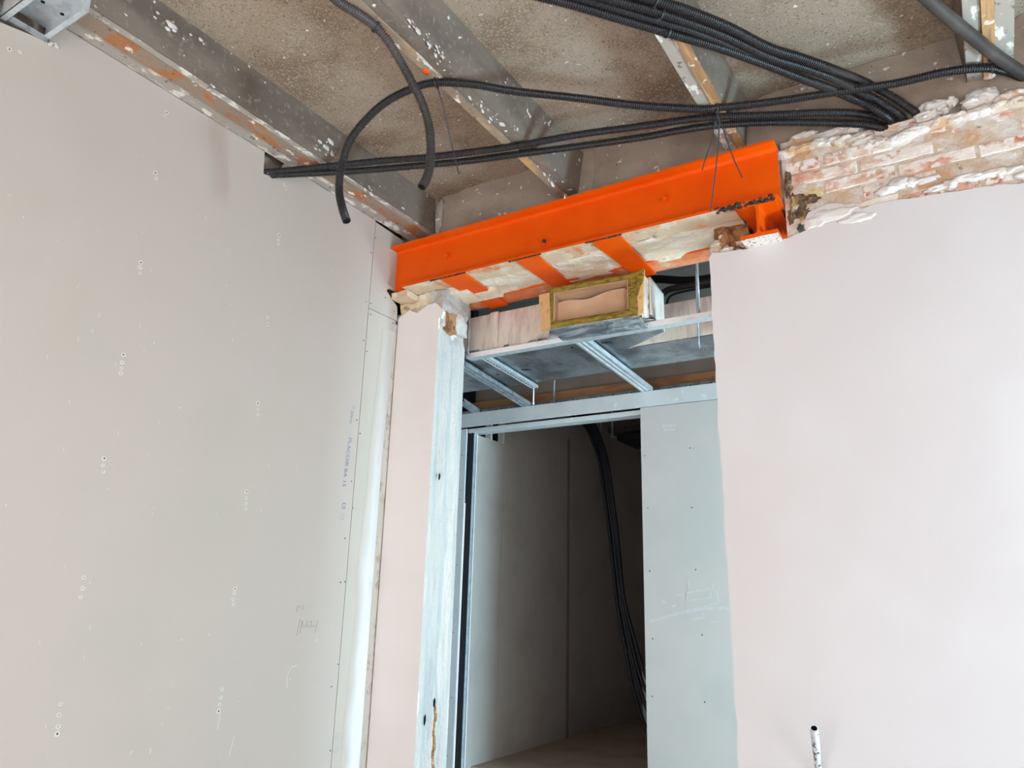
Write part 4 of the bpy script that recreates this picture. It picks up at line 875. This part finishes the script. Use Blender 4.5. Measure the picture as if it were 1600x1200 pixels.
furring('short perforated channel stopping at the white rod', (-2.045, 2.945, 1.136), (-2.108, 3.56, 1.136), .042, 'zinc', True, .016)
furring('stub of channel low at the far left above the header', (-2.66, 3.60, 1.128), (-2.74, 3.885, 1.1305), .05, 'zinc_dull')
furring('perforated channel end poking out from behind the right wall', ony(1094, 521, 3.25), ony(1135, 553, 3.45), .03, 'zinc', True, .014)
def rod(label, a, b, r, mtl):
    t = thing('hanger_rod', label, 'hanger rod', b, 'ceiling hanger rods')
    m = MB(); m.tube([a, (np.array(a) + np.array(b)) / 2, b], r, 10); m.build('shaft', M[mtl], t)
    b = np.array(b, float); hexp = [(b[0] + r * 2 * math.cos(k), b[1] + r * 2 * math.sin(k), b[2] + .006) for k in np.arange(6) * math.pi / 3]
    MB().extrude(hexp, (0, 0, .006)).build('nut', M[mtl], t)
p = ony(731.5, 545, 2.885); rod('grey hanger rod beside the left jamb in front of the duct', (p[0], 2.885, ZC), (p[0], 2.885, 1.135), .0055, 'zinc_dull')
p = ony(1091, 460, 2.93); rod('grey hanger rod near the right edge of the opening', (p[0], 2.93, ZC), (p[0], 2.93, 1.135), .0055, 'zinc_dull')
p = onz(836, 607, 1.135); rod('white hanger rod at the end of the short perforated channel', (p[0], 3.545, 1.2), (p[0] , 3.545, 1.035), .004, 'zinc_white')
p = ony(866, 610, 3.92); rod('dark hanger rod in front of the fibre strip', (p[0], 3.92, ZC), (p[0], 3.92, 1.137), .005, 'zinc_dull')
p = ony(1098, 530, 3.25); rod('thin rod through the perforated channel end at right', (p[0], 3.19, ZC), (p[0], 3.19, 1.10), .004, 'zinc_dull')

# ------------------------------------------------------------------ doorway and dark room furnishings
sd = thing('door_stud', 'galvanised steel stud, its dark reflection painted on, standing in the left jamb of the doorway', 'metal stud', (-2.78, 3.93, FL))
m = MB(); m.box((-2.806, 3.905, FL), (-2.752, 3.907, 1.002)); m.build('stud_web', M['cable'], sd)  # near-black web colour stands for the dark that the shiny metal reflects
m = MB(); m.box((-2.754, 3.895, FL), (-2.7515, 3.925, 1.002)); m.build('stud_flange', M['zinc'], sd)
m = MB(); m.box((-2.747, 3.914, FL), (-2.744, 3.925, 1.0)); m.build('edge_trim', M['zinc_white'], sd)
for i, (y, ht) in enumerate(((4.095, 'bright steel stud above the short board in the dark room'), (4.25, 'steel stud beside the tall board in the dark room'))):
    s_ = thing('wall_stud', ht, 'metal stud', (XS, y, .6), 'studs above the short board')
    m = MB(); m.box((XS - .05, y - .006, .6), (XS - .013, y + .018, 1.3)); m.build('stud_web', M['zinc_white'], s_)
    m = MB(); m.box((XS - .0128, y - .006, .99), (XS - .004, y + .012, 1.3)); m.build('stud_flange', M['zinc_white'], s_)
tag(MB().box((XS, 3.99, FL), (1.3, 6.7, -.970)).build('floor', M['panel_brown']), kind='structure')
lp = MB(); c = ony(1010, 1085, 6.0); lp.box((c[0] - .03, 5.99, -.97), (c[0] + .10, 6.0, c[2] + .20)); tag(lp.build('pale_offcut', M['frame_board']), 'pale board offcut upright behind the cables', 'board')
cf = MB(); c = ony(1014, 1107, 5.3); cf.tube([c, c + np.array((.04, 0, .01))], .012, 12); tag(cf.build('copper_fitting', M['copper']), 'reddish fitting beside the cables at the right board', 'fitting')
dn = thing('ceiling_unit', 'dark flat ceiling unit hanging in the dark room', 'ceiling unit', ony(985, 690, 5.6))
c0 = ony(972, 688, 5.6); c1_ = ony(1030, 684, 5.6)
MB().box((c0[0], 5.5, c0[2] - .02), (c1_[0] + .2, 5.9, c0[2] + .025)).build('housing', M['cable'], dn)
MB().box((c0[0] - .06, 5.46, c0[2] + .04), (c1_[0] + .2, 5.9, c0[2] + .085)).build('tray', M['conduit_dusty'], dn)
c = ony(957, 684, 5.3)
rod('short dark rod hanging beside the cables in the dark room', (c[0], 5.3, ZC), (c[0], 5.3, c[2]), .009, 'zinc_dull')
c = ony(939, 675, 5.3)
rod('thin dark rod nearest the cables in the dark room', (c[0], 5.3, ZC), (c[0], 5.3, c[2]), .006, 'zinc_dull')
